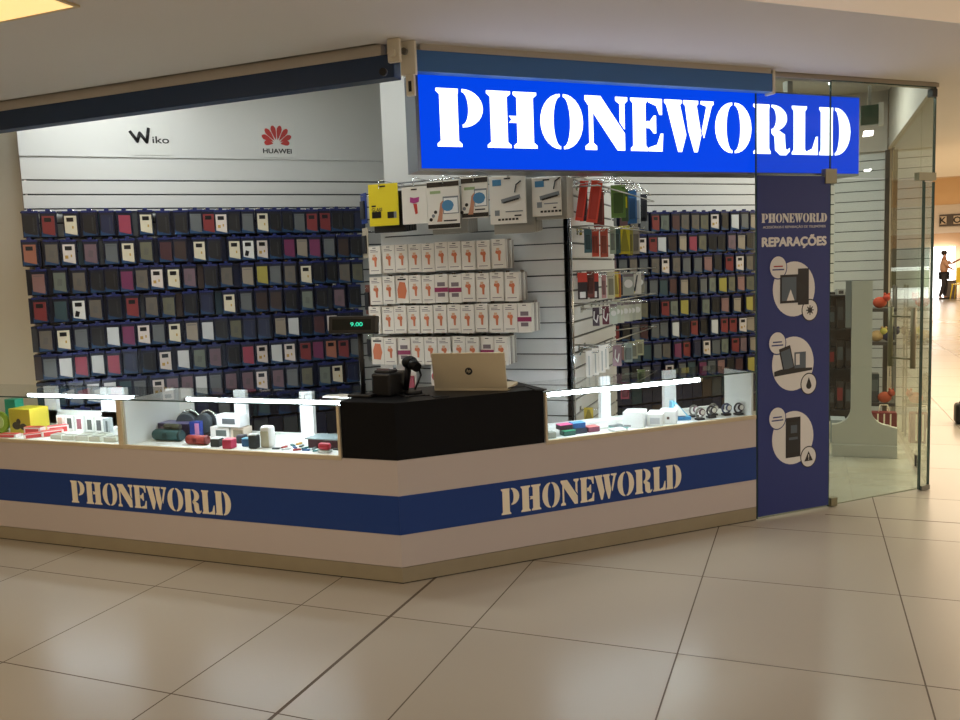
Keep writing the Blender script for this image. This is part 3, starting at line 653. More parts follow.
bigpack('screen_protector_pack', 'large white pack with small pink and red picture, beside the yellow pack', -2.348, -2.176, 1.92, 2.147, 4.75, pwhite, d_pink, ib)
bigpack('screen_protector_pack', 'white pack with black bands and hand picture, larger and left of its twin', -2.169, -1.957, 1.878, 2.168, 4.74, pwhite, d_bw, ib)
bigpack('screen_protector_pack', 'white pack with black bands and hand picture, smaller and right of its twin', -1.950, -1.778, 1.934, 2.178, 4.76, pwhite, d_bw, ib)
bigpack('adapter_pack', 'white adapter pack with cable picture, left one of the two under the sign', -1.759, -1.533, 1.886, 2.167, 4.74, pwhite, d_hub, ib)
bigpack('adapter_pack', 'white adapter pack with cable picture, right one of the two under the sign', -1.501, -1.325, 1.919, 2.143, 4.76, pwhite, d_hub, ib)
# grey blister stack behind them and rail
gb = mat('clear blister grey', (150, 148, 140), .3)
for k, (a, b, z0, z1) in enumerate([(-1.76, -1.50, 1.83, 2.15), (-1.49, -1.30, 1.90, 2.15), (-2.58, -2.36, 1.88, 2.13), (-2.17, -1.93, 1.85, 2.13)]):
    mb = MB()
    for q_ in range(5): mb.box(a+.01*q_*.5, b-.004*q_, 4.79+q_*.045, 4.815+q_*.045, z0+.004*q_, z1, 0, bev=.002, seg=1)
    nm = ['behind the left white adapter pack', 'behind the right white adapter pack', 'behind the bright yellow pack', 'behind the larger white pack with black bands'][k]
    tag(mb.obj('packs_behind', gb if k != 2 else blackm), 'stack of '+('dark' if k == 2 else 'grey')+' blister packs '+nm, 'accessory pack', kind='stuff')
mb = MB(); mb.tube([(-2.62, 4.98, 2.205), (-1.38, 4.98, 2.215)], .006); 
for x in (-2.5, -2.26, -2.06, -1.86, -1.64, -1.41): mb.cyl((x, 5.09, 2.205), (x, 4.73, 2.205), .003, n=6); mb.cyl((x, 4.73, 2.205), (x, 4.725, 2.15), .003, n=6)
tag(mb.obj('hanging_rail', chrome), 'thin metal rail with hooks carrying the top row of large packs', 'rail')
# row below the white packs: small items partly hidden by the laptop
for k, (x, z, w, c, nm) in enumerate([(-2.50, .93, .05, (206, 200, 200), 'pale small blister pack hanging behind the black printer'), (-2.62, .94, .045, (190, 186, 182), 'grey small blister pack hanging behind the till display pole'),
                                      (-2.44, .90, .035, (150, 40, 60), 'dark red small pack hanging behind the barcode scanner, to its left'), (-2.25, .93, .045, (176, 60, 50), 'red round blister pack hanging just left of the laptop')]):
    t = thing('accessory_pack', nm, 'accessory pack', (x, 4.95, z))
    mb = MB(); mb.box(-w, w, -.008, 0, -.085, .085, bev=.001, seg=1); mb.obj('card', pwhite, t)
    mb = MB()
    if k == 3: mb.cyl((0, -.008, .01), (0, -.022, .01), .034)
    else: mb.box(-w*.7, w*.7, -.02, -.008, -.06, .04, bev=.004)
    mb.obj('item', mat('small item %s' % (c,), c, .4), t)
    o = link('display_hook', HOOK, None, (x, 4.955, z-.015)); tag(o, 'thin metal display hook behind the desk, holding a small pack', 'hook', 'display hooks low behind the desk')
# packs on the left return, seen edge-on beside the yellow pack
for k, (z, c, nm) in enumerate([(2.06, (36, 60, 130), 'blue pack hanging on the left return, beside the yellow pack'), (1.83, (170, 160, 140), 'pale pack hanging on the left return, just below the yellow pack'),
                                (1.45, (104, 60, 48), 'brown striped pack on the left return, level with the second small row'), (1.13, (110, 120, 112), 'grey pack on the left return, level with the fourth small row')]):
    t = thing('accessory_pack', nm, 'accessory pack', (-2.76, 5.0+.0, z), -.7)
    mb = MB(); mb.box(-.05, .05, -.006, 0, -.10, .10, bev=.001, seg=1); mb.obj('card', mat('side card %d' % k, c, .4), t)
    mb = MB(); mb.box(-.035, .03, -.02, -.006, -.07, .05, bev=.004); mb.obj('item', dark, t)
    mb = MB(); mb.cyl((-2.70, 5.06, z+.08), (-2.78, 4.985, z+.08), .0025, n=6); tag(mb.obj('display_hook', chrome), 'thin metal hook on the left return holding the '+nm.split(' hanging')[0].split(' on the')[0], 'hook')

# accessories on the side of the projecting wall
ACC = [
 ('f', -1.328, 5.293, 2.022, .05, .23, (60, 30, 50), 'dark purple pack squeezed between the two long red packs', 0),
 ('f', -1.260, 5.420, 1.990, .07, .24, (140, 60, 52), 'brownish red folded pack just right of the second long red pack', 0),
 ('w', -1.220, 6.080, 2.050, .05, .23, (70, 90, 60), 'dark green pack with yellow tag between green and blue packs', 7),
 ('w', -1.200, 6.470, 2.050, .04, .23, (196, 204, 210), 'white pack between the blue and the dark end pack', 0),
 ('k', -1.299, 5.310, 1.501, .05, .17, (120, 60, 50), 'reddish brown pack hanging between the black pair', 0),
 ('w', -1.220, 5.780, 1.790, .05, .18, (56, 90, 90), 'dark teal cable pack left of the yellow cone-shaped one', 0),
 ('w', -1.200, 6.150, 1.790, .04, .2, (150, 140, 60), 'olive yellow cable pack right of the yellow cone-shaped one', 0),
 ('y', -1.210, 5.660, 1.490, .04, .17, (222, 200, 90), 'bright yellow pack between the cream and the orange packs', 0),
 ('c', -1.200, 6.050, 1.484, .08, .166, (170, 176, 166), 'clear pack with pale cable left of the crossed black cables', 4),
 ('c', -1.200, 6.520, 1.484, .06, .16, (150, 150, 140), 'clear pack at the right end of the middle row', 4),
 ('l', -1.220, 5.740, 1.300, .05, .15, (190, 196, 176), 'white cable pack in the fourth row, between the first and second', 4),
 ('l', -1.210, 5.980, 1.290, .05, .15, (206, 206, 190), 'white cable pack in the fourth row, between the second and third', 4),
 ('l', -1.210, 6.240, 1.280, .05, .15, (186, 190, 174), 'white cable pack in the fourth row, before the last', 4),
 ('s', -1.230, 5.400, 1.020, .042, .17, (196, 204, 200), 'narrow white pack in the lowest row, just right of the three', 5),
 ('w', -1.200, 6.200, 0.985, .06, .13, (170, 170, 140), 'beige pack in the lowest row, second from its right end', 0),('A', -1.329, 5.251, 2.033, .052, .25, (232, 74, 56), 'long red pack on the side of the projecting wall, leftmost at the top', 8),
 ('A', -1.240, 5.220, 2.020, .070, .26, (232, 84, 60), 'long red pack on the side of the projecting wall, second at the top', 8),
 ('g', -1.220, 5.850, 2.062, .10, .226, (104, 140, 60), 'green pack in the top row beside the long red packs', 0),
 ('b', -1.210, 6.300, 2.052, .068, .25, (44, 96, 150), 'blue and white pack in the top row, right of the green pack', 0),
 ('d', -1.180, 6.620, 2.061, .05, .21, (30, 34, 44), 'dark pack at the right end of the top row, by the case wall', 0),
 ('t', -1.302, 5.282, 1.779, .05, .15, (64, 104, 112), 'teal cable pack under the long red packs', 0),
 ('r', -1.270, 5.348, 1.766, .046, .175, (190, 70, 44), 'orange cable pack, left one of two under the long red packs', 0),
 ('r', -1.220, 5.380, 1.765, .05, .182, (186, 84, 60), 'orange cable pack, right one of two under the long red packs', 0),
 ('w', -1.210, 5.600, 1.786, .04, .18, (160, 180, 160), 'pale green cable pack left of the yellow one', 0),
 ('y', -1.210, 5.990, 1.798, .075, .2, (206, 190, 36), 'yellow cone-shaped cable pack in the second row of the side wall', 0),
 ('m', -1.200, 6.370, 1.800, .055, .2, (150, 140, 128), 'grey mixed pack right of the yellow cable pack', 0),
 ('k', -1.338, 5.254, 1.493, .062, .17, (50, 40, 44), 'black pack with red top and white square, left one of the pair', 1),
 ('k', -1.284, 5.341, 1.492, .06, .17, (48, 36, 44), 'black pack with red top and white square, right one of the pair', 1),
 ('p', -1.230, 5.390, 1.483, .03, .15, (190, 140, 140), 'thin pink pack right of the black pair', 0),
 ('w', -1.220, 5.560, 1.486, .05, .178, (208, 206, 176), 'cream pack in the middle row of the side wall', 0),
 ('o', -1.220, 5.760, 1.486, .05, .178, (200, 120, 46), 'orange and yellow pack in the middle row of the side wall', 0),
 ('c', -1.200, 6.290, 1.484, .098, .166, (150, 156, 140), 'clear pack with crossed black cables in the middle row', 2),
 ('e', -1.275, 5.338, 1.289, .044, .12, (64, 50, 60), 'dark earphone pack, left one of two below the black pair', 3),
 ('e', -1.220, 5.380, 1.295, .044, .12, (96, 40, 56), 'dark red earphone pack, right one of two below the black pair', 3),
 ('l', -1.220, 5.620, 1.295, .05, .15, (196, 204, 190), 'white cable pack in the fourth row, first of its run', 4),
 ('l', -1.220, 5.850, 1.290, .05, .155, (204, 206, 186), 'white cable pack in the fourth row, second of its run', 4),
 ('l', -1.210, 6.100, 1.285, .05, .155, (198, 200, 180), 'white cable pack in the fourth row, third of its run', 4),
 ('l', -1.200, 6.380, 1.278, .06, .153, (200, 202, 184), 'white cable pack in the fourth row, last of its run', 4),
 ('s', -1.314, 5.279, 0.985, .042, .176, (206, 210, 204), 'long white pack in the lowest row, first of three', 5),
 ('s', -1.282, 5.324, 0.996, .042, .176, (212, 216, 208), 'long white pack in the lowest row, second of three', 5),
 ('s', -1.220, 5.250, 1.020, .042, .176, (208, 212, 206), 'long white pack in the lowest row, third of three', 5),
 ('e', -1.210, 5.660, 1.000, .06, .145, (150, 120, 130), 'mauve earphone pack in the lowest row of the side wall', 3),
 ('w', -1.200, 6.000, 0.986, .06, .138, (150, 168, 160), 'grey green pack in the lowest row of the side wall', 0),
 ('w', -1.190, 6.400, 0.984, .06, .12, (190, 190, 150), 'pale yellow pack at the right end of the lowest row', 0),
 ('y', -1.318, 5.251, 0.657, .06, .09, (206, 180, 70), 'yellow pack hanging low, seen through the right glass case', 0),
 ('r', -1.210, 5.900, 0.720, .06, .12, (150, 60, 80), 'dark pink pack hanging low behind the right glass case', 0),
 ('g', -1.200, 6.500, 0.740, .06, .12, (120, 140, 90), 'olive green pack hanging low behind the right glass case', 0)]
for k, (kind, x, y, z, w, h, c, lab, st) in enumerate(ACC):
    rz = .25
    t = thing('accessory_pack', lab, 'accessory pack', (x, y, z), rz)
    m = mat('accessory colour %d' % k, c, .4)
    T = Matrix.Rotation(math.radians(9), 4, 'Y') if st == 8 else None
    mb = MB(); mb.box(-w/2, w/2, -.008, 0, -h/2, h/2, bev=.001, seg=1, T=T)
    mb.obj('card', m if st not in (2, 5) else pwhite, t)
    mb = MB()
    if st == 1: mb.box(-w*.3, w*.3, -.010, -.008, -h*.45, -h*.22, 0); m5 = MB(); m5.box(-w*.5, w*.5, -.010, -.008, h*.15, h*.5); m5.obj('header', mat('acc red', (196, 60, 44), .4), t)
    elif st == 2: mb.tube([(-.03, -.012, .06), (.0, -.012, -.06), (.02, -.012, .06)], .005, 2, 6); mb.box(-.04, 0, -.011, -.008, -.075, -.05, 3)
    elif st == 3: mb.tube([(-.01, -.012, h*.3), (-.014, -.012, -h*.1), (.004, -.012, -h*.3), (.014, -.012, h*.1)], .004, 0, 6)
    elif st == 4: mb.cyl((0, -.008, .0), (0, -.02, .0), w*.38, n=14); mb.box(-w*.45, w*.45, -.012, -.008, h*.3, h*.42, 4)
    elif st == 7: mb.box(-w*.2, w*.3, -.014, -.008, -.02, .06, 3)
    elif st == 5: mb.box(-w*.1, w*.1, -.016, -.008, -h*.42, h*.3, 5)
    elif st == 8: mb.box(-w*.35, w*.35, -.02, -.008, -h*.42, h*.36, 1, bev=.003, T=T)
    elif kind == 'y': mb.front([(-w*.45, -h*.4), (w*.45, -h*.4), (w*.12, h*.35), (-w*.12, h*.35)], -.022, -.008, 6)
    else: mb.box(-w*.34, w*.34, -.024, -.008, -h*.36, h*.26, 6, bev=.004)
    mb.obj('item', [paper, mat('acc red', (196, 60, 44), .4), inkblk, yel, pgr, mat('acc clear', (176, 180, 176), .2), mat('accessory tone %d' % k, tuple(int(v*.7) for v in c), .4)], t)
    mb = MB(); zz = z+h/2-.012
    hx = -1.372 if y < 6.38 else -1.125
    mb.cyl((hx, y, zz), (x+.06 if y < 6.38 else x-.03, y, zz), .0028, n=6); mb.cyl((x+.06 if y < 6.38 else x-.03, y, zz), (x+.066 if y < 6.38 else x-.036, y, zz+.014), .0028, n=6)
    if y < 6.38: mb.box(-1.376, -1.37, y-.02, y+.02, zz-.02, zz+.02)
    tag(mb.obj('display_hook', chrome), 'thin metal hook holding the '+' '.join(lab.split()[:11]), 'hook')
for k, z in enumerate([2.115, 1.870, 1.590, 1.385, 1.12]):
    mb = MB(); mb.tube([(-1.372, 5.16, z), (-1.20, 5.16, z), (-1.12, 6.75, z), (-1.22, 6.75, z), (-1.372, 6.37, z)], .0045, n=6)
    tag(mb.obj('hanging_rail', steel), ['top', 'second', 'third', 'fourth', 'lowest'][k]+' thin chrome rail along the side of the projecting wall', 'rail')
# wire basket hooks at top right of that side
for k, (y, z) in enumerate([(5.14, 2.17), (5.5, 2.19), (5.9, 2.2), (6.2, 2.18)]):
    mb = MB(); mb.tube([(-1.37, y, z), (-1.15, y+.05, z+.01), (-1.10, y+.08, z-.03)], .0035, n=6)
    mb.tube([(-1.37, y+.12, z-.015), (-1.12, y+.15, z-.01), (-1.08, y+.16, z-.05)], .0035, n=6)
    tag(mb.obj('wire_hook', chrome), ['pair of empty wire hooks above the left long red pack', 'pair of empty wire hooks above the green pack', 'pair of empty wire hooks right above the green pack edge', 'pair of empty wire hooks left of the dark end pack'][k], 'hook')

# posters on the upper wall
t = thing('poster', 'white wall poster with black Wiko lettering', 'poster', W(.13, DB-.014, 2.655), RA)
mb = MB(); mb.box(-.145, .145, -.004, 0, -.108, .112); mb.obj('sheet', mat('poster sheet', (207, 209, 206), .32), t)
mb = MB(); mb.tube([(-.128, -.007, .06), (-.082, -.007, -.012), (-.062, -.007, .048), (-.018, -.007, -.016), (.0, -.007, .085)], .0115, n=8); mb.obj('initial', inkblk, t, label='thick black letter W')
me = text_mesh('iko', .05, .002, .01, .115, mat('logo charcoal', (50, 50, 52), .5)); link('lettering', me, t, (.078, -.004, .002))
t = thing('poster', 'white wall poster with red flower logo and HUAWEI lettering', 'poster', W(1.045, DB-.014, 2.675), RA)
mb = MB(); mb.box(-.135, .135, -.004, 0, -.128, .128); mb.obj('sheet', mat('poster sheet', (207, 209, 206), .32), t)
mb = MB()
for k in range(8):
    a = math.radians(-86+k*172/7)
    L_ = .10 if 1 < k < 6 else .09 if k in (1, 6) else .066
    T = Matrix.Translation((0, 0, -.026)) @ Matrix.Rotation(a, 4, 'Y') @ Matrix.Translation((0, 0, .012)) @ Matrix.Diagonal((1.3, 1, 1.28, 1))
    pts = [(0, .012), (.006, .03*L_/.1), (.0135, .062*L_/.1), (.0145, .08*L_/.1), (.009, .094*L_/.1), (0, 1.0*L_), (-.009, .094*L_/.1), (-.0145, .08*L_/.1), (-.0135, .062*L_/.1), (-.006, .03*L_/.1)]
    mb.front(pts, -.0065, -.004, 0, T)
mb.obj('flower_logo', mat('logo red', (176, 44, 40), .4), t, label='red flower of eight petals')
me = text_mesh('HUAWEI', .034, .002, .0, .215, inkblk, 0., .0014); link('lettering', me, t, (0, -.004, -.082))

# ================================================================= ON THE DESK
lap = mat('laptop silver', (206, 192, 160), .4, .1)
t = thing('laptop', 'open silver laptop seen from behind on the black desk, round hp badge', 'laptop', (-1.717, 4.205, .957), .11)
mb = MB(); mb.box(-.21, .21, .0, .26, 0, .018, bev=.004); mb.obj('base', lap, t)
Tl = Matrix.Translation((0, .004, .016)) @ Matrix.Rotation(math.radians(12), 4, 'X')
mb = MB(); mb.box(-.208, .208, -.006, .004, 0, .205, bev=.004, T=Tl); mb.obj('lid', lap, t)
mb = MB(); mb.box(-.195, .195, .004, .0055, .012, .195, T=Tl); mb.obj('screen', blackm, t)
mb = MB(); mb.cyl((0, -.006, .1), (0, -.008, .1), .021, T=Tl, n=24); bd = mb.obj('badge', dark, t, label='round dark badge')
me = text_mesh('hp', .022, .001, .01, None, lap, .25); o = link('badge_letters', me, bd); o.matrix_local = Tl @ Matrix.Translation((0, -.008, .1))
t = thing('till_display', 'black customer display with green digits on a pole at the left of desk', 'display', (-2.235, 3.93, .957))
mb = MB(); mb.box(-.07, .07, -.05, .05, 0, .018, bev=.005); mb.obj('base', blackm, t)
mb = MB(); mb.cyl((0, 0, .018), (0, 0, .37), .014, n=16); mb.obj('pole', blackm, t)
Th = Matrix.Translation((-.03, -.02, .39)) @ Matrix.Rotation(math.radians(-8), 4, 'X')
mb = MB(); mb.box(-.14, .145, -.02, .03, -.045, .05, bev=.006, T=Th); h_ = mb.obj('display_head', blackm, t)
mb = MB(); mb.box(-.115, .12, -.022, -.0195, -.026, .032, T=Th); mb.obj('screen', mat('display window', (34, 38, 36), .2), h_)
me = text_mesh('9.00', .022, .001, .01, .075, mat('green digits', (40, 200, 160), .4, 0, 1.1, (40, 210, 165))); o = link('digits', me, h_); o.matrix_local = Th @ Matrix.Translation((.035, -.022, .004))
t = thing('receipt_printer', 'small black receipt printer standing right of the display pole', 'printer', (-2.125, 4.02, .957), -.1)
mb = MB(); mb.box(-.06, .06, -.08, .10, 0, .125, bev=.012); mb.obj('body', blackm, t)
mb = MB(); mb.box(-.05, .05, -.06, .02, .125, .14, bev=.004); mb.obj('lid', dark, t)
mb = MB(); mb.box(-.04, .04, -.05, -.045, .138, .15); mb.obj('paper', pgr, t)
t = thing('barcode_scanner', 'black barcode scanner resting upright on its stand left of the laptop', 'scanner', (-2.0, 4.07, .957))
mb = MB(); mb.cyl((0, 0, 0), (0, 0, .02), .05, .045); mb.tube([(-.0, .02, .02), (.035, .03, .10), (.03, .01, .15)], .006); mb.obj('stand', blackm, t)
mb = MB(); mb.cyl((-.045, 0, .02), (-.02, -.01, .15), .015, .019); mb.sph((-.005, -.02, .175), .042, (1.1, .9, .85)); mb.cyl((-.0, -.02, .175), (.055, -.05, .15), .034, .026); mb.obj('scanner_gun', blackg, t)
mb = MB(); mb.tube([(-.16+.36*i/10-.0, .03*math.sin(i*1.3)-.05, .004+.003*(i % 2)) for i in range(11)], .004, n=6)
tag(mb.obj('cable', blackm, None, (-1.95, 4.02, .957)), 'black cable lying tangled on the desk around the scanner', 'cable')
mb = MB(); mb.tube([(0, 0, .006), (.06, .01, .02), (.12, .02, .022), (.18, .01, .006), (.24, .03, .006)], .004, n=6)
tag(mb.obj('cable', blackm, None, (-1.54, 4.24, .957)), 'black cable looping out to the right of the laptop', 'cable')

# ================================================================= ON THE SHELVES OF THE CASES
ZS = .6595
def L3(x, y): return (x, y, ZS)
def boxitem(name, label, cat, loc, w, d, h, c, rz=0., lidc=None, face=None, bev=.003, group=None):
    t = thing(name, label, cat, loc, rz, group)
    mb = MB(); mb.box(-w/2, w/2, -d/2, d/2, 0, h, bev=bev); mb.obj('carton', mat('carton %s' % (c,), c, .45), t)
    if lidc is not None: mb = MB(); mb.box(-w/2+.001, w/2-.001, -d/2+.001, d/2-.001, h-.004, h+.002); mb.obj('lid', mat('carton %s' % (lidc,), lidc, .4), t)
    if face is not None:
        a, b, e, f, fc = face
        mb = MB(); mb.box(-w/2+a*w, -w/2+b*w, -d/2-.0015, -d/2+.001, e*h, f*h, bev=.0008, seg=1); mb.obj('printed_picture', mat('print %s' % (fc,), fc, .4), t)
    return t
# leftmost case
t = boxitem('carton', 'yellow carton with dark picture, biggest thing in the leftmost case', 'box', L3(-4.84, 4.02), .19, .15, .16, (206, 190, 60), 0, (240, 226, 60))
mb = MB(); mb.sph((-.03, -.076, .05), .026, (1.5, .1, 1)); mb.sph((.03, -.076, .045), .022, (1.4, .1, 1)); mb.sph((-.01, -.076, .078), .02, (1, .1, 1)); mb.obj('printed_picture', mat('dark print', (70, 60, 40), .5), t)
boxitem('carton', 'teal green carton behind the yellow one in the leftmost case', 'box', L3(-5.09, 4.12), .10, .07, .20, (50, 170, 140))
t = thing('round_item', 'lime green round item cut by the left edge of the photo', 'accessory', L3(-5.02, 3.95))
mb = MB(); mb.cyl((0, -.01, .07), (0, .01, .07), .07, n=24); mb.box(-.03, .03, -.03, .03, 0, .01); mb.obj('disc', mat('lime', (150, 180, 50), .4), t)
mb = MB(); mb.cyl((0, -.014, .07), (0, -.01, .07), .042, n=24); mb.obj('centre', mat('pale lime', (200, 214, 140), .4), t)
for k, (x, y, rz, lab) in enumerate([(-4.80, 3.83, .2, 'red and white flat pack at the front left of the leftmost case'), (-4.60, 3.85, .9, 'red and white flat pack just below the yellow carton'),
        (-4.53, 3.92, 1.0, 'red and white pack leaning in front of the yellow carton'), (-4.60, 4.03, .9, 'red and white pack right behind the leaning one, beside the yellow carton'), (-4.68, 3.92, .1, 'red and white pack lying just in front of the yellow carton corner')]):
    boxitem('flat_pack', lab, 'box', L3(x, y), .13, .05, .022+.008*k, (226, 218, 214), rz, (206, 60, 60), (.1, .9, .1, .8, (206, 66, 64)))
for k, (x, c, nm) in enumerate([(-4.66, (190, 160, 150), 'pale patterned'), (-4.565, (84, 96, 92), 'grey'), (-4.47, (150, 90, 100), 'mauve'), (-4.37, (80, 90, 84), 'dark green'), (-4.28, (84, 88, 90), 'dark grey')]):
    boxitem('phone_box', f'small white upright phone box with {nm} picture, in the leftmost case', 'box', L3(x+.03, 4.09-.01*k), .064, .03, .105, (232, 234, 230), 0, None, (.2, .8, .2, .85, c))
boxitem('phone_box', 'two-tone grey upright phone box at the right end of its row, leftmost case', 'box', L3(-4.155, 4.02), .055, .03, .11, (176, 184, 186), 0, None, (.4, .7, .1, .85, (100, 108, 110)))
for k, (x, y) in enumerate([(-4.40, 3.86), (-4.29, 3.85), (-4.18, 3.85), (-4.07, 3.85), (-3.96, 3.86), (-4.22, 3.93), (-4.10, 3.93)]):
    t = thing('clear_box', 'small clear plastic box lying low in front of the white phone boxes', 'box', L3(x, y), .1*(k % 3), 'clear plastic boxes in the leftmost case')
    mb = MB(); mb.box(-.045, .045, -.03, .03, 0, .03, bev=.003); mb.obj('tray', mat('frosted plastic', (206, 208, 196), .25), t)
    mb = MB(); mb.box(-.03, .03, -.02, .02, .03, .034, bev=.001); mb.obj('insert', mat('insert grey', (150, 154, 140), .4), t)
# case with speakers
def speaker(name, label, loc, w, r, c, c2, rz=0., z=None):
    t = thing(name, label, 'speaker', loc, rz)
    mb = MB(); mb.cyl((-w/2+r*.4, 0, r), (w/2-r*.4, 0, r), r, n=24)
    mb.obj('body', mat('spk %s' % (c,), c, .5), t)
    for s in (-1, 1):
        mb = MB(); mb.cyl((s*(w/2-r*.4), 0, r), (s*w/2, 0, r), r, r*.8, n=24); mb.obj('end_cap', mat('spk %s' % (c2,), c2, .4), t)
    mb = MB(); mb.box(-w*.08, w*.08, -r*1.03, -r*.9, r*.6, r*1.5, bev=.001); mb.obj('badge', mat('spk %s' % (c2,), c2, .4), t)
    return t
boxitem('speaker_box', 'large dark purple speaker box at the left of the speaker case', 'box', L3(-3.625, 4.06), .23, .11, .09, (54, 44, 68), 0, (96, 90, 130), (.1, .6, .5, .8, (110, 90, 100)))
speaker('bluetooth_speaker', 'dark green cylinder speaker lying in front of the dark purple box', L3(-3.60, 3.94), .21, .035, (34, 78, 80), (30, 60, 62))
speaker('bluetooth_speaker', 'small dark olive speaker lying on the dark green one', (-3.57, 3.945, ZS+.070), .12, .017, (70, 74, 52), (60, 60, 50))
boxitem('accessory_box', 'blue and pink accessory box standing behind the red speaker', 'box', L3(-3.455, 4.02), .07, .04, .11, (40, 60, 140), .2, None, (.5, .9, .1, .9, (196, 130, 170)))
def phones(label, loc, tilt, rz):
    t = thing('headphones', label, 'headphones', loc, rz); t.scale = (1.25, 1.25, 1.25)
    T = Matrix.Rotation(tilt, 4, 'X')
    hm = mat('headphone grey', (70, 78, 84), .5)
    for s in (-1, 1):
        mb = MB(); mb.cyl((s*.008-.0, s*.016-.016*0, .062), (s*.008, s*.016+s*.018, .062), .055, .048, T=T, n=24); mb.obj('ear_cup', hm, t)
    mb = MB(); mb.tube([(.062*math.cos(a), 0, .062+.062*math.sin(a)) for a in [math.pi*i/12 for i in range(13)]], .006, T=T); mb.obj('headband', chrome, t, label='shiny headband')
    mb = MB(); mb.cyl((0, .0, 0), (0, 0, .012), .035); mb.obj('stand', blackm, t)
phones('grey headphones lying at the back of the speaker case, left pair', L3(-3.60, 4.13), 0, .3)
phones('grey headphones with shiny band behind the red speaker, right pair', L3(-3.46, 4.14), 0, -.1)
speaker('bluetooth_speaker', 'red and black cylinder speaker at the front of the speaker case', L3(-3.33, 3.88), .15, .028, (150, 50, 44), (110, 34, 36))
boxitem('speaker_box', 'white speaker box with dark oval picture, lower of the two', 'box', L3(-3.30, 4.08), .14, .08, .075, (220, 220, 218), 0, None, (.3, .85, .25, .75, (84, 92, 90)))
boxitem('speaker_box', 'white speaker box with dark oval picture, upper of the two', 'box', (-3.225, 4.07, ZS+.078), .17, .08, .075, (224, 226, 226), 0, None, (.25, .8, .25, .7, (88, 92, 96)))
boxitem('speaker_box', 'small brown and white box under the upper white speaker box', 'box', L3(-3.17, 4.08), .10, .08, .076, (190, 176, 160), 0, None, (.2, .9, .2, .8, (120, 110, 90)))
def cube(label, loc, w, h, c, top):
    t = thing('cube_speaker', label, 'speaker', loc, .1)
    mb = MB(); mb.box(-w/2, w/2, -w/2, w/2, 0, h*.88, bev=.006); mb.obj('grille', noisy('cube %s' % (c,), c, tuple(int(v*.7) for v in c), 220, .6), t)
    mb = MB(); mb.box(-w/2+.001, w/2-.001, -w/2+.001, w/2-.001, h*.88, h, bev=.004); mb.obj('top', mat('cubetop %s' % (top,), top, .35), t)
cube('black cube speaker with white top at the front of the case', L3(-3.175, 3.86), .058, .052, (40, 48, 46), (226, 230, 230))
cube('pink cube speaker at the front of the case', L3(-3.065, 3.83), .06, .056, (214, 60, 96), (236, 120, 140))
cube('dark cube speaker behind the pink one', L3(-3.085, 3.97), .05, .05, (50, 50, 60), (80, 80, 90))
cube('blue cube speaker left of the tall dark one', L3(-2.995, 3.90), .048, .05, (40, 110, 160), (120, 180, 210))
cube('tall dark block speaker between blue cube and white cylinder', L3(-2.915, 3.86), .05, .085, (44, 52, 56), (200, 206, 206))
t = thing('cylinder_speaker', 'white upright speaker with beige front, right of the small cubes', 'speaker', L3(-2.85, 3.90))
mb = MB(); mb.box(-.036, .036, -.03, .03, 0, .125, bev=.018, seg=4); mb.obj('body', mat('spk white', (240, 240, 238), .4), t)
mb = MB(); mb.box(-.03, .026, -.033, -.022, .004, .098, bev=.006); mb.obj('grille', mat('spk beige', (176, 172, 150), .6), t)
cc = [(60, 66, 70), (176, 60, 56), (40, 110, 110), (200, 150, 70), (210, 214, 214), (60, 100, 150), (110, 120, 120)]
cn = ['dark', 'red', 'teal', 'ochre', 'white', 'blue', 'grey']
for k in range(22):
    x = -2.76+.0165*k+random.uniform(-.006, .006); y = 3.86+.05*(k % 4)
    t = thing('memory_stick', f'small {cn[k % 7]} stick or cable loose on the shelf by the white speaker', 'memory stick', L3(x, y), random.uniform(0, 3), 'loose small sticks in the speaker case')
    mb = MB(); mb.box(-.030, .014, -.008, .008, 0, .009, bev=.001, seg=1); mb.obj('body', mat('stick %d' % (k % 7), cc[k % 7], .4), t)
    mb = MB(); mb.box(.014, .024, -.004, .004, .0015, .0055); mb.obj('plug', chrome, t)
t = thing('accessory_tray', 'dark flat tray with silver lid at the right end of the speaker case', 'tray', L3(-2.50, 3.99), -.05)
mb = MB(); mb.box(-.10, .10, -.07, .07, 0, .05, bev=.003); mb.obj('body', mat('maroon tray', (72, 36, 46), .5), t)
mb = MB(); mb.box(-.115, .11, -.075, .075, .05, .057, bev=.002); mb.obj('lid', mat('grey tray lid', (140, 156, 160), .25), t)
boxitem('watch_box', 'red rounded case in front of the dark tray', 'box', (-2.44, 3.84, ZS+.014), .075, .035, .04, (176, 34, 56), 0, None, None, .015)
mb = MB(); mb.box(-.035, .035, -.02, .02, 0, .014, bev=.002); tag(mb.obj('stand', mat('clear stand', (200, 206, 206), .2), None, L3(-2.44, 3.84)), 'small clear stand under the red rounded case', 'stand')
mb = MB(); mb.prism([(-.11, -.03), (.10, -.05), (.11, .04), (-.02, .06), (-.12, .03)], 0, .004); mb.box(-.02, .05, -.02, .02, .004, .012, bev=.003)
tag(mb.obj('paper_sheet', paper, None, (-2.42, 4.02, .9405)), 'white papers lying on the glass top just left of the black desk', 'paper')
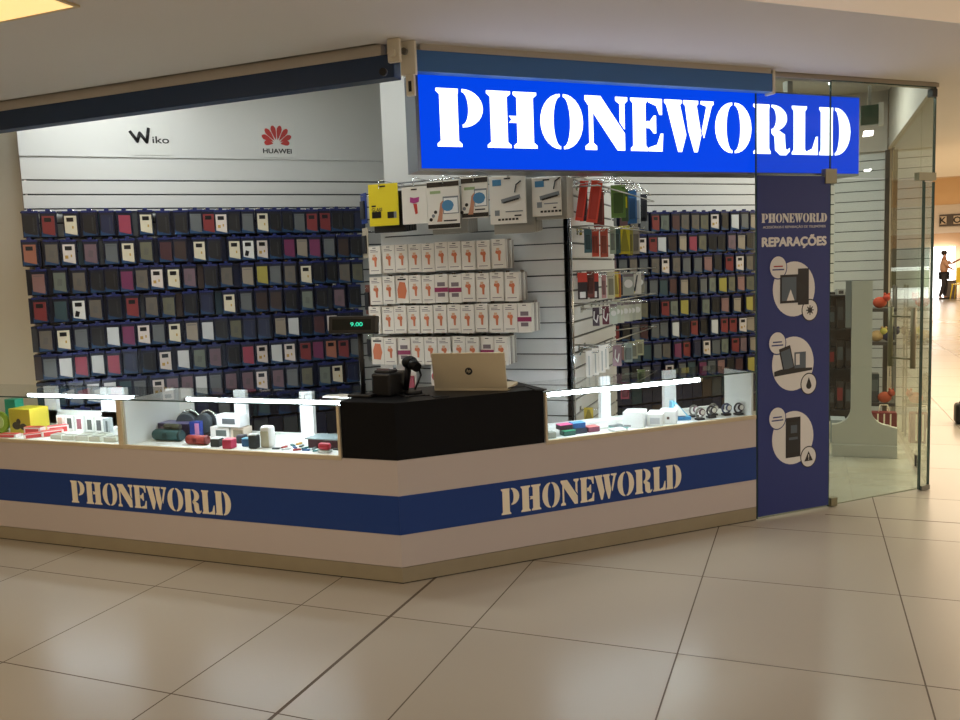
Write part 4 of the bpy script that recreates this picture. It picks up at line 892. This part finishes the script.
# right case
def RL(u, n): return W(u, n, ZS)
for (u, n, w, d, h, c, top, z, lab, nm) in [
    (2.07, 4.16, .07, .05, .035, (150, 156, 146), None, 0, 'grey small box nearest the black desk in the right case', 'small_box'),
    (2.20, 4.18, .075, .06, .028, (40, 90, 80), (80, 180, 140), 0, 'green topped flat box, bottom left of the small pile', 'small_box'),
    (2.19, 4.20, .08, .06, .028, (60, 40, 50), (226, 90, 150), .032, 'pink topped flat box resting on the green one', 'small_box'),
    (2.285, 4.20, .075, .06, .028, (36, 40, 60), None, 0, 'navy flat box in the middle of the pile', 'small_box'),
    (2.28, 4.21, .08, .06, .03, (34, 80, 140), (90, 160, 210), .030, 'blue flat box resting on the navy one', 'small_box'),
    (2.37, 4.20, .075, .06, .03, (110, 50, 70), (200, 110, 110), 0, 'red flat box right of the navy one', 'small_box')]:
    boxitem(nm, lab, 'box', W(u, n, ZS+z), w, d, h, c, RA+.0, top)
for k, (u, n, c, nm) in enumerate([(2.45, 4.26, (228, 230, 222), 'white tablet-like flat pack lying left of the white post'), (2.55, 4.20, (150, 200, 196), 'pale teal flat pack lying before the white post'), (2.64, 4.26, (226, 228, 232), 'white flat pack lying against the big white box'), (2.50, 4.12, (214, 214, 206), 'cream flat pack lying at the very front')]):
    boxitem('flat_pack', lab if False else nm, 'box', W(u, n, ZS), .085, .09, .012, c, RA, (120, 130, 130) if k == 1 else (244, 246, 244))
wb = (238, 240, 238); gr = (150, 152, 150)
t = boxitem('white_box', 'big white cube box, brightest thing in the right case', 'box', RL(2.665, 4.20), .12, .14, .095, wb, RA-.75, None, (.05, .4, .08, .2, gr))
t = boxitem('white_box', 'white low box in the middle, between two other white boxes', 'box', RL(2.80, 4.18), .095, .15, .075, wb, RA-.7, None, (.2, .8, .2, .7, (196, 200, 206)))
t = boxitem('white_box', 'white low box with small dark logo, beside the blue stand', 'box', RL(2.895, 4.19), .10, .11, .08, wb, RA-.7, None, (.45, .6, .35, .55, (90, 70, 60)))
t = thing('box_stand', 'pale blue open wedge-shaped stand right of the white boxes', 'stand', RL(3.0, 4.23), RA-.3)
bl = mat('pale blue card', (120, 190, 220), .4)
mb = MB(); mb.front([(-.05, .115), (-.035, .12), (.055, .02), (.05, .005), (.035, .02)], -.03, .03); mb.front([(-.05, .12), (-.04, .11), (-.05, .0), (-.06, .0)], -.03, .03)
mb.obj('frame', bl, t)
mb = MB(); mb.box(-.06, .065, -.032, .032, 0, .022, bev=.003); mb.obj('base', mat('mid blue', (50, 130, 180), .4), t)
mb = MB(); mb.front([(-.035, .10), (-.02, .10), (.035, .03), (-.03, .03)], -.034, -.03); mb.obj('panel', paper, t)
def cam(label, u, n, c, dome):
    t = thing('ring_stand', label, 'watch', RL(u, n), RA)
    mb = MB(); mb.box(-.025, .025, -.02, .02, 0, .012, bev=.002); mb.obj('base', dark, t)
    mb = MB(); mb.tube([(.03*math.cos(a), -.0, .042+.03*math.sin(a)) for a in [2*math.pi*i/14 for i in range(15)]], .006, n=8); mb.obj('strap', steel if not dome else mat('strap %s' % (c,), c, .4), t)
    mb = MB(); mb.cyl((0, -.03, .05), (0, -.018, .05), .02, n=20); mb.cyl((0, -.032, .05), (0, -.03, .05), .015, n=20, mi=1); mb.obj('dial', [mat('dial %s' % (c,), c, .4), paper], t)
cam('chrome watch on a stand, nearest the pale blue stand', 3.10, 4.16, (90, 60, 70), 0)
cam('chrome watch on a stand, taller, just behind the first', 3.13, 4.26, (150, 120, 130), 0)
cam('black watch on a stand, third from the pale blue stand', 3.20, 4.18, (50, 50, 56), 1)
cam('grey watch on a stand, in the middle of the group', 3.26, 4.24, (110, 110, 116), 0)
cam('blue grey watch on a stand, before the white end panel', 3.33, 4.20, (70, 80, 110), 1)
cam('black watch on a stand, rightmost of the group', 3.40, 4.17, (40, 36, 40), 1)

# ================================================================= INSIDE, BEHIND THE GLASS DOOR
t = thing('display_stand', 'white free-standing divider with narrow column and wide curved base, behind the door', 'stand', (.42, 7.30, .006))
def fil(cx, cz, r, a0, a1, n=8): return [(cx+r*math.cos(math.radians(a0+(a1-a0)*i/n)), cz+r*math.sin(math.radians(a0+(a1-a0)*i/n))) for i in range(n+1)]
pts = [(-.215, 0), (.265, 0), (.265, .24)]+fil(.215, .40, .14, -90, -180)[0:0]
pts += [(.22, .25)]+[(.075+.145*(1-math.cos(math.radians(a))) if False else .075+.14-.14*math.cos(math.radians(90-a))*1.0, .26+.16*(1-math.sin(math.radians(90-a)))) for a in (0,)][0:0]
pts += fil(.205, .39, .13, 270, 180)+[(.075, 1.42), (-.075, 1.42)]+fil(-.205, .39, .13, 0, -90)+[(-.215, .26)]
mb = MB(); mb.front(pts, -.03, .03); mb.obj('column', mat('divider white', (196, 196, 184), .4), t)
mb = MB(); mb.box(-.215, .265, -.05, .05, 0, .10, bev=.004); mb.obj('plinth', mat('divider white', (196, 196, 184), .4), t)
mb = MB(); mb.box(-.12, -.078, -.03, .03, 1.05, 1.42); mb.obj('side_strip', mat('divider grey', (120, 128, 128), .4), t)
t = thing('merchandise_rack', 'dark rack full of black accessories, left of the white divider', 'rack', (.33, 8.2, .006))
mb = MB()
for z in (.25, .62, .98, 1.28): mb.box(-.14, .14, -.12, .12, z-.012, z)
for x in (-.135, .135): mb.box(x-.006, x+.006, .1, .12, 0, 1.3)
mb.box(-.14, .14, .112, .12, .1, 1.3); mb.obj('frame', dark, t)
for k in range(12):
    x = .33-.11+.072*(k % 4); z = (.256, .626, .986)[k//4]
    o = thing('accessory_box', ['tall black accessory box on the dark rack, %s shelf, %s from left' % (('bottom', 'middle', 'top')[k//4], ORD[k % 4+1])][0], 'box', (x, 8.13, z), 0, 'black boxes on the dark rack')
    h = .20+.02*((k*7) % 4)
    mb = MB(); mb.box(-.03, .03, -.03, .03, 0, h, bev=.003); mb.obj('carton', blackm, o)
    mb = MB(); mb.box(-.022, .022, -.0315, -.03, h*.3, h*.75); mb.obj('printed_picture', mat('print dim %d' % (k % 3), [(60, 62, 66), (130, 36, 40), (70, 80, 84)][k % 3], .4), o)
boxitem('camera_item', 'small white and grey item on top of the dark rack', 'accessory', (.29, 8.15, 1.286), .07, .05, .05, (190, 190, 186), .3, (120, 124, 126), (.2, .8, .2, .8, (60, 60, 64)))
boxitem('storage_box', 'pale grey box on the floor below the dark rack', 'box', (.27, 7.9, .006), .12, .2, .20, (150, 162, 168), 0, (180, 190, 196))
t = thing('shelf_unit', 'metal shelf unit with toys, right of the white divider', 'shelf', (.63, 8.3, .006))
mb = MB()
for z in (.30, .85, 1.15): mb.box(-.12, .12, -.12, .12, z-.03, z, bev=.002)
mb.obj('shelf', mat('shelf dark', (66, 64, 62), .4), t)
mb = MB()
for x in (-.115, .115):
    for y in (-.11, .11): mb.box(x-.008, x+.008, y-.008, y+.008, 0, 1.35)
mb.obj('frame', steel, t)
def toy(label, loc, c, c2):
    t = thing('soft_toy', label, 'toy', loc, .3)
    mb = MB(); mb.sph((0, 0, .05), .05, (1.2, .8, 1)); mb.obj('body', mat('toy %s' % (c,), c, .7), t)
    mb = MB(); mb.sph((.05, -.02, .09), .032); mb.obj('head', mat('toy %s' % (c2,), c2, .7), t)
    mb = MB(); mb.sph((.035, -.02, .125), .012); mb.sph((.07, -.02, .122), .012); mb.obj('ears', mat('toy %s' % (c,), c, .7), t)
toy('orange red item on the top shelf of the metal unit', (.62, 8.25, 1.156), (206, 74, 40), (196, 60, 36))
toy('cream and yellow item on the middle shelf of the metal unit', (.60, 8.25, .856), (214, 176, 120), (206, 196, 90))
toy('dark blue item on the middle shelf, right of the cream one', (.70, 8.26, .856), (40, 46, 80), (36, 40, 66))
boxitem('carton', 'dark carton on the lowest shelf of the metal unit', 'box', (.58, 8.26, .306), .08, .12, .26, (50, 62, 66), 0, None, (.1, .9, .4, .8, (90, 100, 100)))
toy('orange item low on the lowest shelf of the metal unit', (.665, 8.2, .306), (190, 80, 40), (176, 70, 40))
t = thing('gift_bag', 'dark red striped bag standing on the floor by the metal unit', 'bag', (.64, 7.95, .006))
mb = MB(); mb.box(-.10, .10, -.05, .05, 0, .26, bev=.004); mb.obj('body', mat('bag red', (120, 30, 34), .5), t)
mb = MB()
for x in (-.05, 0, .05): mb.box(x-.006, x+.006, -.052, -.049, .02, .25)
mb.obj('stripes', cream, t)
mb = MB(); mb.tube([(-.04, 0, .26), (-.03, 0, .32), (.03, 0, .32), (.04, 0, .26)], .004, n=6); mb.obj('handle', cream, t)

# ================================================================= FAR CORRIDOR
t = thing('hanging_sign', 'dark sign board with pale characters on the far end wall', 'sign', (5.30, 35.78, 2.92))
mb = MB(); mb.box(-.62, .8, -.04, .04, -.22, .22); mb.obj('board', mat('sign board', (74, 64, 58), .5), t)
mb = MB(); mb.box(-.61, -.39, -.05, -.04, -.15, .15); mb.box(-.16, .08, -.05, -.04, -.15, .15); mb.obj('tile', mat('sign tile', (206, 190, 170), .5), t)
me = text_mesh('K', .24, .01, .02, None, inkblk); link('letter_k', me, t, (-.50, -.05, 0)); me = text_mesh('O', .24, .01, .02, None, inkblk); link('letter_o', me, t, (-.04, -.05, 0))
t = thing('waste_bin', 'grey upright bin behind the standing person by the far exit', 'bin', (5.04, 35.4, 0))
mb = MB(); mb.box(-.19, .19, -.15, .15, 0, .62, bev=.02); mb.obj('body', mat('bin grey', (104, 98, 98), .5), t)
mb = MB(); mb.box(-.2, .2, -.16, .16, .62, .68, bev=.015); mb.obj('lid', mat('bin lid', (84, 80, 82), .5), t)
t = thing('plastic_chair', 'yellow chair at the right edge of the far corridor', 'chair', (5.27, 34.6, 0), -.4); t.scale = (1.25, 1.25, 1.25)
ym = mat('chair yellow', (226, 200, 40), .45)
mb = MB(); mb.box(-.21, .21, -.2, .2, .43, .46, bev=.01); mb.obj('seat', ym, t)
mb = MB(); mb.box(-.2, .2, .17, .2, .5, .95, bev=.01, T=Matrix.Rotation(-.12, 4, 'X')); mb.obj('backrest', ym, t)
for sx in (-1, 1):
    for sy in (-1, 1):
        mb = MB(); mb.cyl((sx*.18, sy*.17, .43), (sx*.23, sy*.22, 0), .016, .013); mb.obj('leg', ym, t)

def skin_mesh(name, verts, edges, radii, root, levels=1):
    me = bpy.data.meshes.new(name); me.from_pydata(verts, edges, []); o = bpy.data.objects.new(name, me); COL.objects.link(o)
    o.modifiers.new('s', 'SKIN')
    for i, r in enumerate(radii): me.skin_vertices[0].data[i].radius = (r, r)
    me.skin_vertices[0].data[root].use_root = True
    sb = o.modifiers.new('u', 'SUBSURF'); sb.levels = levels; sb.render_levels = levels
    bpy.context.view_layer.update(); dg = bpy.context.evaluated_depsgraph_get()
    out = bpy.data.meshes.new_from_object(o.evaluated_get(dg)); bpy.data.objects.remove(o); out.name = name
    for p in out.polygons: p.use_smooth = True
    return out
t = thing('person', 'person in pale shirt and dark trousers reaching out one arm by the far exit', 'person', (4.76, 35.0, 0))
V = [(0, 0, .95), (0, 0, 1.12), (0, 0, 1.32), (0, 0, 1.46), (0, 0, 1.56), (.01, 0, 1.68),           # pelvis..head 0-5
     (0, -.18, 1.42), (.10, -.24, 1.20), (.24, -.20, 1.10), (.30, -.19, 1.08),                       # near arm bent 6-9
     (.02, .17, 1.42), (.26, .20, 1.30), (.48, .2, 1.42), (.56, .2, 1.46),                           # far arm raised 10-13
     (0, -.09, .90), (-.02, -.11, .50), (-.14, -.11, .09), (-.03, -.12, .04),                       # near leg 14-17
     (0, .09, .90), (.08, .10, .50), (.04, .1, .09), (.17, .1, .04),
     (.085, 0, 1.655), (.005, -.085, 1.66), (.005, .085, 1.66)]
E_ = [(0, 1), (1, 2), (2, 3), (3, 4), (4, 5), (3, 6), (6, 7), (7, 8), (8, 9), (3, 10), (10, 11), (11, 12), (12, 13), (0, 14), (14, 15), (15, 16), (16, 17), (0, 18), (18, 19), (19, 20), (20, 21), (5, 22), (5, 23), (5, 24)]
Rr = [.14, .13, .15, .10, .055, .10, .06, .045, .036, .03, .06, .045, .036, .03, .09, .06, .042, .035, .09, .06, .042, .035, .02, .018, .018]
sk = mat('skin', (176, 126, 98), .6)
me = skin_mesh('body', V, E_, Rr, 0); me.materials.clear(); me.materials.append(sk); link('body', me, t)
me = skin_mesh('shirt', [V[i] for i in (0, 1, 2, 3, 6, 7, 10, 11)], [(0, 1), (1, 2), (2, 3), (3, 4), (4, 5), (3, 6), (6, 7)], [.16, .15, .17, .12, .08, .062, .08, .062], 0); me.materials.append(mat('shirt pale', (196, 156, 132), .8)); link('shirt', me, t)
me = skin_mesh('trousers', [V[i] for i in (0, 14, 15, 16, 18, 19, 20)], [(0, 1), (1, 2), (2, 3), (0, 4), (4, 5), (5, 6)], [.165, .11, .08, .06, .11, .08, .06], 0); me.materials.append(mat('trousers dark', (44, 42, 50), .8)); link('trousers', me, t)
mb = MB(); mb.sph((-.01, 0, 1.71), .108, (1, .95, .9)); mb.obj('hair', mat('hair dark', (40, 30, 26), .8), t)
for s, (x, y) in enumerate([(-.03, -.12), (.17, .1)]):
    mb = MB(); mb.box(x-.14, x+.08, y-.045, y+.045, 0, .07, bev=.02); mb.obj('shoe', blackm, t)
t = thing('backpack', 'small black bag on the floor, cut by the right edge of the photo', 'bag', (1.40, 8.95, 0))
mb = MB(); mb.box(-.07, .10, -.08, .08, .0, .20, bev=.035, seg=4); mb.obj('body', blackm, t)
mb = MB(); mb.tube([(-.03, -.0, .195), (-.01, 0, .24), (.04, 0, .24), (.06, 0, .195)], .007); mb.obj('handle', dark, t)

# ================================================================= LIGHT
def area(name, loc, sx, sy, power, col, rot=(0, 0, 0), spread=None):
    l = bpy.data.lights.new(name, 'AREA'); l.shape = 'RECTANGLE'; l.size = sx; l.size_y = sy; l.energy = power; l.color = col
    if spread: l.spread = spread
    o = bpy.data.objects.new(name, l); COL.objects.link(o); o.location = loc; o.rotation_euler = rot; return o
warm = (1., .80, .56); neut = (1., .95, .90); cool = (.96, 1., .985)
lw = mat('warm ceiling lamp', (255, 226, 170), .5, 0, 1.05, (255, 206, 134)); ln = mat('neutral ceiling lamp', (255, 248, 240), .5, 0, 3.0, (255, 246, 236))
def ceil_lamp(label, x0, x1, y0, y1, m, power, col):
    t = thing('ceiling_light', label, 'ceiling light', ((x0+x1)/2, (y0+y1)/2, 2.722), 0, 'ceiling light panels')
    w, d = (x1-x0)/2, (y1-y0)/2
    mb = MB(); mb.box(-w, w, -d, d, 0, .004); mb.obj('diffuser', m, t)
    mb = MB()
    for a, b, c_, d_ in ((-w-.015, -w, -d-.015, d+.015), (w, w+.015, -d-.015, d+.015), (-w, w, -d-.015, -d), (-w, w, d, d+.015)): mb.box(a, b, c_, d_, -.002, .007)
    mb.obj('frame', mat('lamp frame', (210, 190, 150), .5), t)
    area('lamp', ((x0+x1)/2, (y0+y1)/2, 2.715), x1-x0, y1-y0, power, col)
ceil_lamp('warm glowing ceiling panel cut by the upper left corner of the photo', -3.9, -2.73, 1.45, 2.65, lw, 13, warm)
ceil_lamp('warm ceiling panel out of view behind the camera on the left', -3.9, -2.73, -2.5, -1.3, lw, 42, warm)
ceil_lamp('neutral ceiling panel out of view behind the camera, middle', -.6, .6, -1.6, -.4, ln, 45, neut)
ceil_lamp('neutral ceiling panel out of view to the right of the camera', 2.6, 3.8, .6, 1.8, ln, 45, neut)
ceil_lamp('small ceiling panel to the right of the corner, out of view', 2.66, 3.0, 5.91, 5.99, ln, 22, neut)
ceil_lamp('small ceiling panel farther right of the corner, out of view', 6.10, 6.40, 5.92, 6.0, ln, 22, neut)
ceil_lamp('warm ceiling panel out of view far to the left', -8.2, -7.0, 0.5, 1.7, lw, 40, warm)
# lighter ceiling area, upper right: its brightness painted in as faint emission, no lamp
t = thing('ceiling_light', 'lighter ceiling area with painted-in glow cut by the upper right edge of the photo', 'ceiling light', W(0, 0, 2.720), RA)
mb = MB(); mb.box(2.0, 6.0, 2.45, 2.99, 0, .006); mb.obj('diffuser', mat('ceiling glow paint', (226, 206, 180), .6, 0, .22, (240, 214, 184)), t)
area('far_glow', (4.2, 24, 4.8), 5, 14, 1000, (1., .80, .56)); area('corridor_glow', (3.8, 10.5, 2.70), 3.5, 6, 420, warm)
area('day_glow', (4.8, 35.7, 1.0), 1.0, 1.8, 50, (.95, .97, 1.), (math.radians(90), 0, 0))
# shop interior lamps
def shop_lamp(label, loc, L_, power, rz):
    t = thing('batten_light', label, 'ceiling light', loc, rz, 'batten lights inside the shop')
    mb = MB(); mb.box(-L_/2, L_/2, -.04, .04, .0, .05, bev=.004); mb.obj('housing', paper, t)
    mb = MB(); mb.cyl((-L_/2+.02, 0, -.014), (L_/2-.02, 0, -.014), .013); mb.obj('tube', mat('batten tube', (255, 255, 255), .4, 0, 5., (240, 255, 250)), t)
    area('lamp', (loc[0], loc[1], loc[2]-.04), L_, .1, power, cool, (0, 0, rz))
shop_lamp('batten light on the shop ceiling, left part, hidden by the shutter', (-3.9, 4.1, 3.199), 1.5, 24, .0)
shop_lamp('batten light on the shop ceiling, middle, hidden by the sign', W(1.9, 4.75, 3.199), 1.5, 11, RA)
shop_lamp('batten light on the shop ceiling, right part, hidden by the sign', W(3.6, 5.2, 3.199), 1.5, 24, RA)
shop_lamp('batten light on the shop ceiling near the glass door, hidden by fascia', (.2, 7.9, 3.199), 1.0, 20, math.pi/2)

w = bpy.data.worlds.new('World'); S.world = w; w.use_nodes = True
bg = w.node_tree.nodes['Background']; bg.inputs[0].default_value = (.55, .5, .45, 1); bg.inputs[1].default_value = .12

# ================================================================= CAMERA
cd = bpy.data.cameras.new('Camera'); cam_o = bpy.data.objects.new('Camera', cd); COL.objects.link(cam_o)
cd.sensor_width = 36; cd.lens = 831.77/960*36; cd.clip_end = 200; cd.clip_start = .05
yaw, pit, rol = .37489, -.1038985, -.0375837
fwd = Vector((-math.sin(yaw)*math.cos(pit), math.cos(yaw)*math.cos(pit), math.sin(pit)))
rt = Vector((math.cos(yaw), math.sin(yaw), 0)); up = rt.cross(fwd)
r_ = math.cos(rol)*rt+math.sin(rol)*up; u_ = -math.sin(rol)*rt+math.cos(rol)*up
M_ = Matrix((r_, u_, -fwd)).transposed().to_4x4(); M_.translation = (0, 0, 1.6); cam_o.matrix_world = M_
S.camera = cam_o
S.view_settings.view_transform = 'Standard'; S.view_settings.look = 'None'; S.view_settings.gamma = 1.; S.view_settings.use_curve_mapping = False
S.view_settings.exposure = 0.
S.cycles.max_bounces = 8; S.cycles.transparent_max_bounces = 24
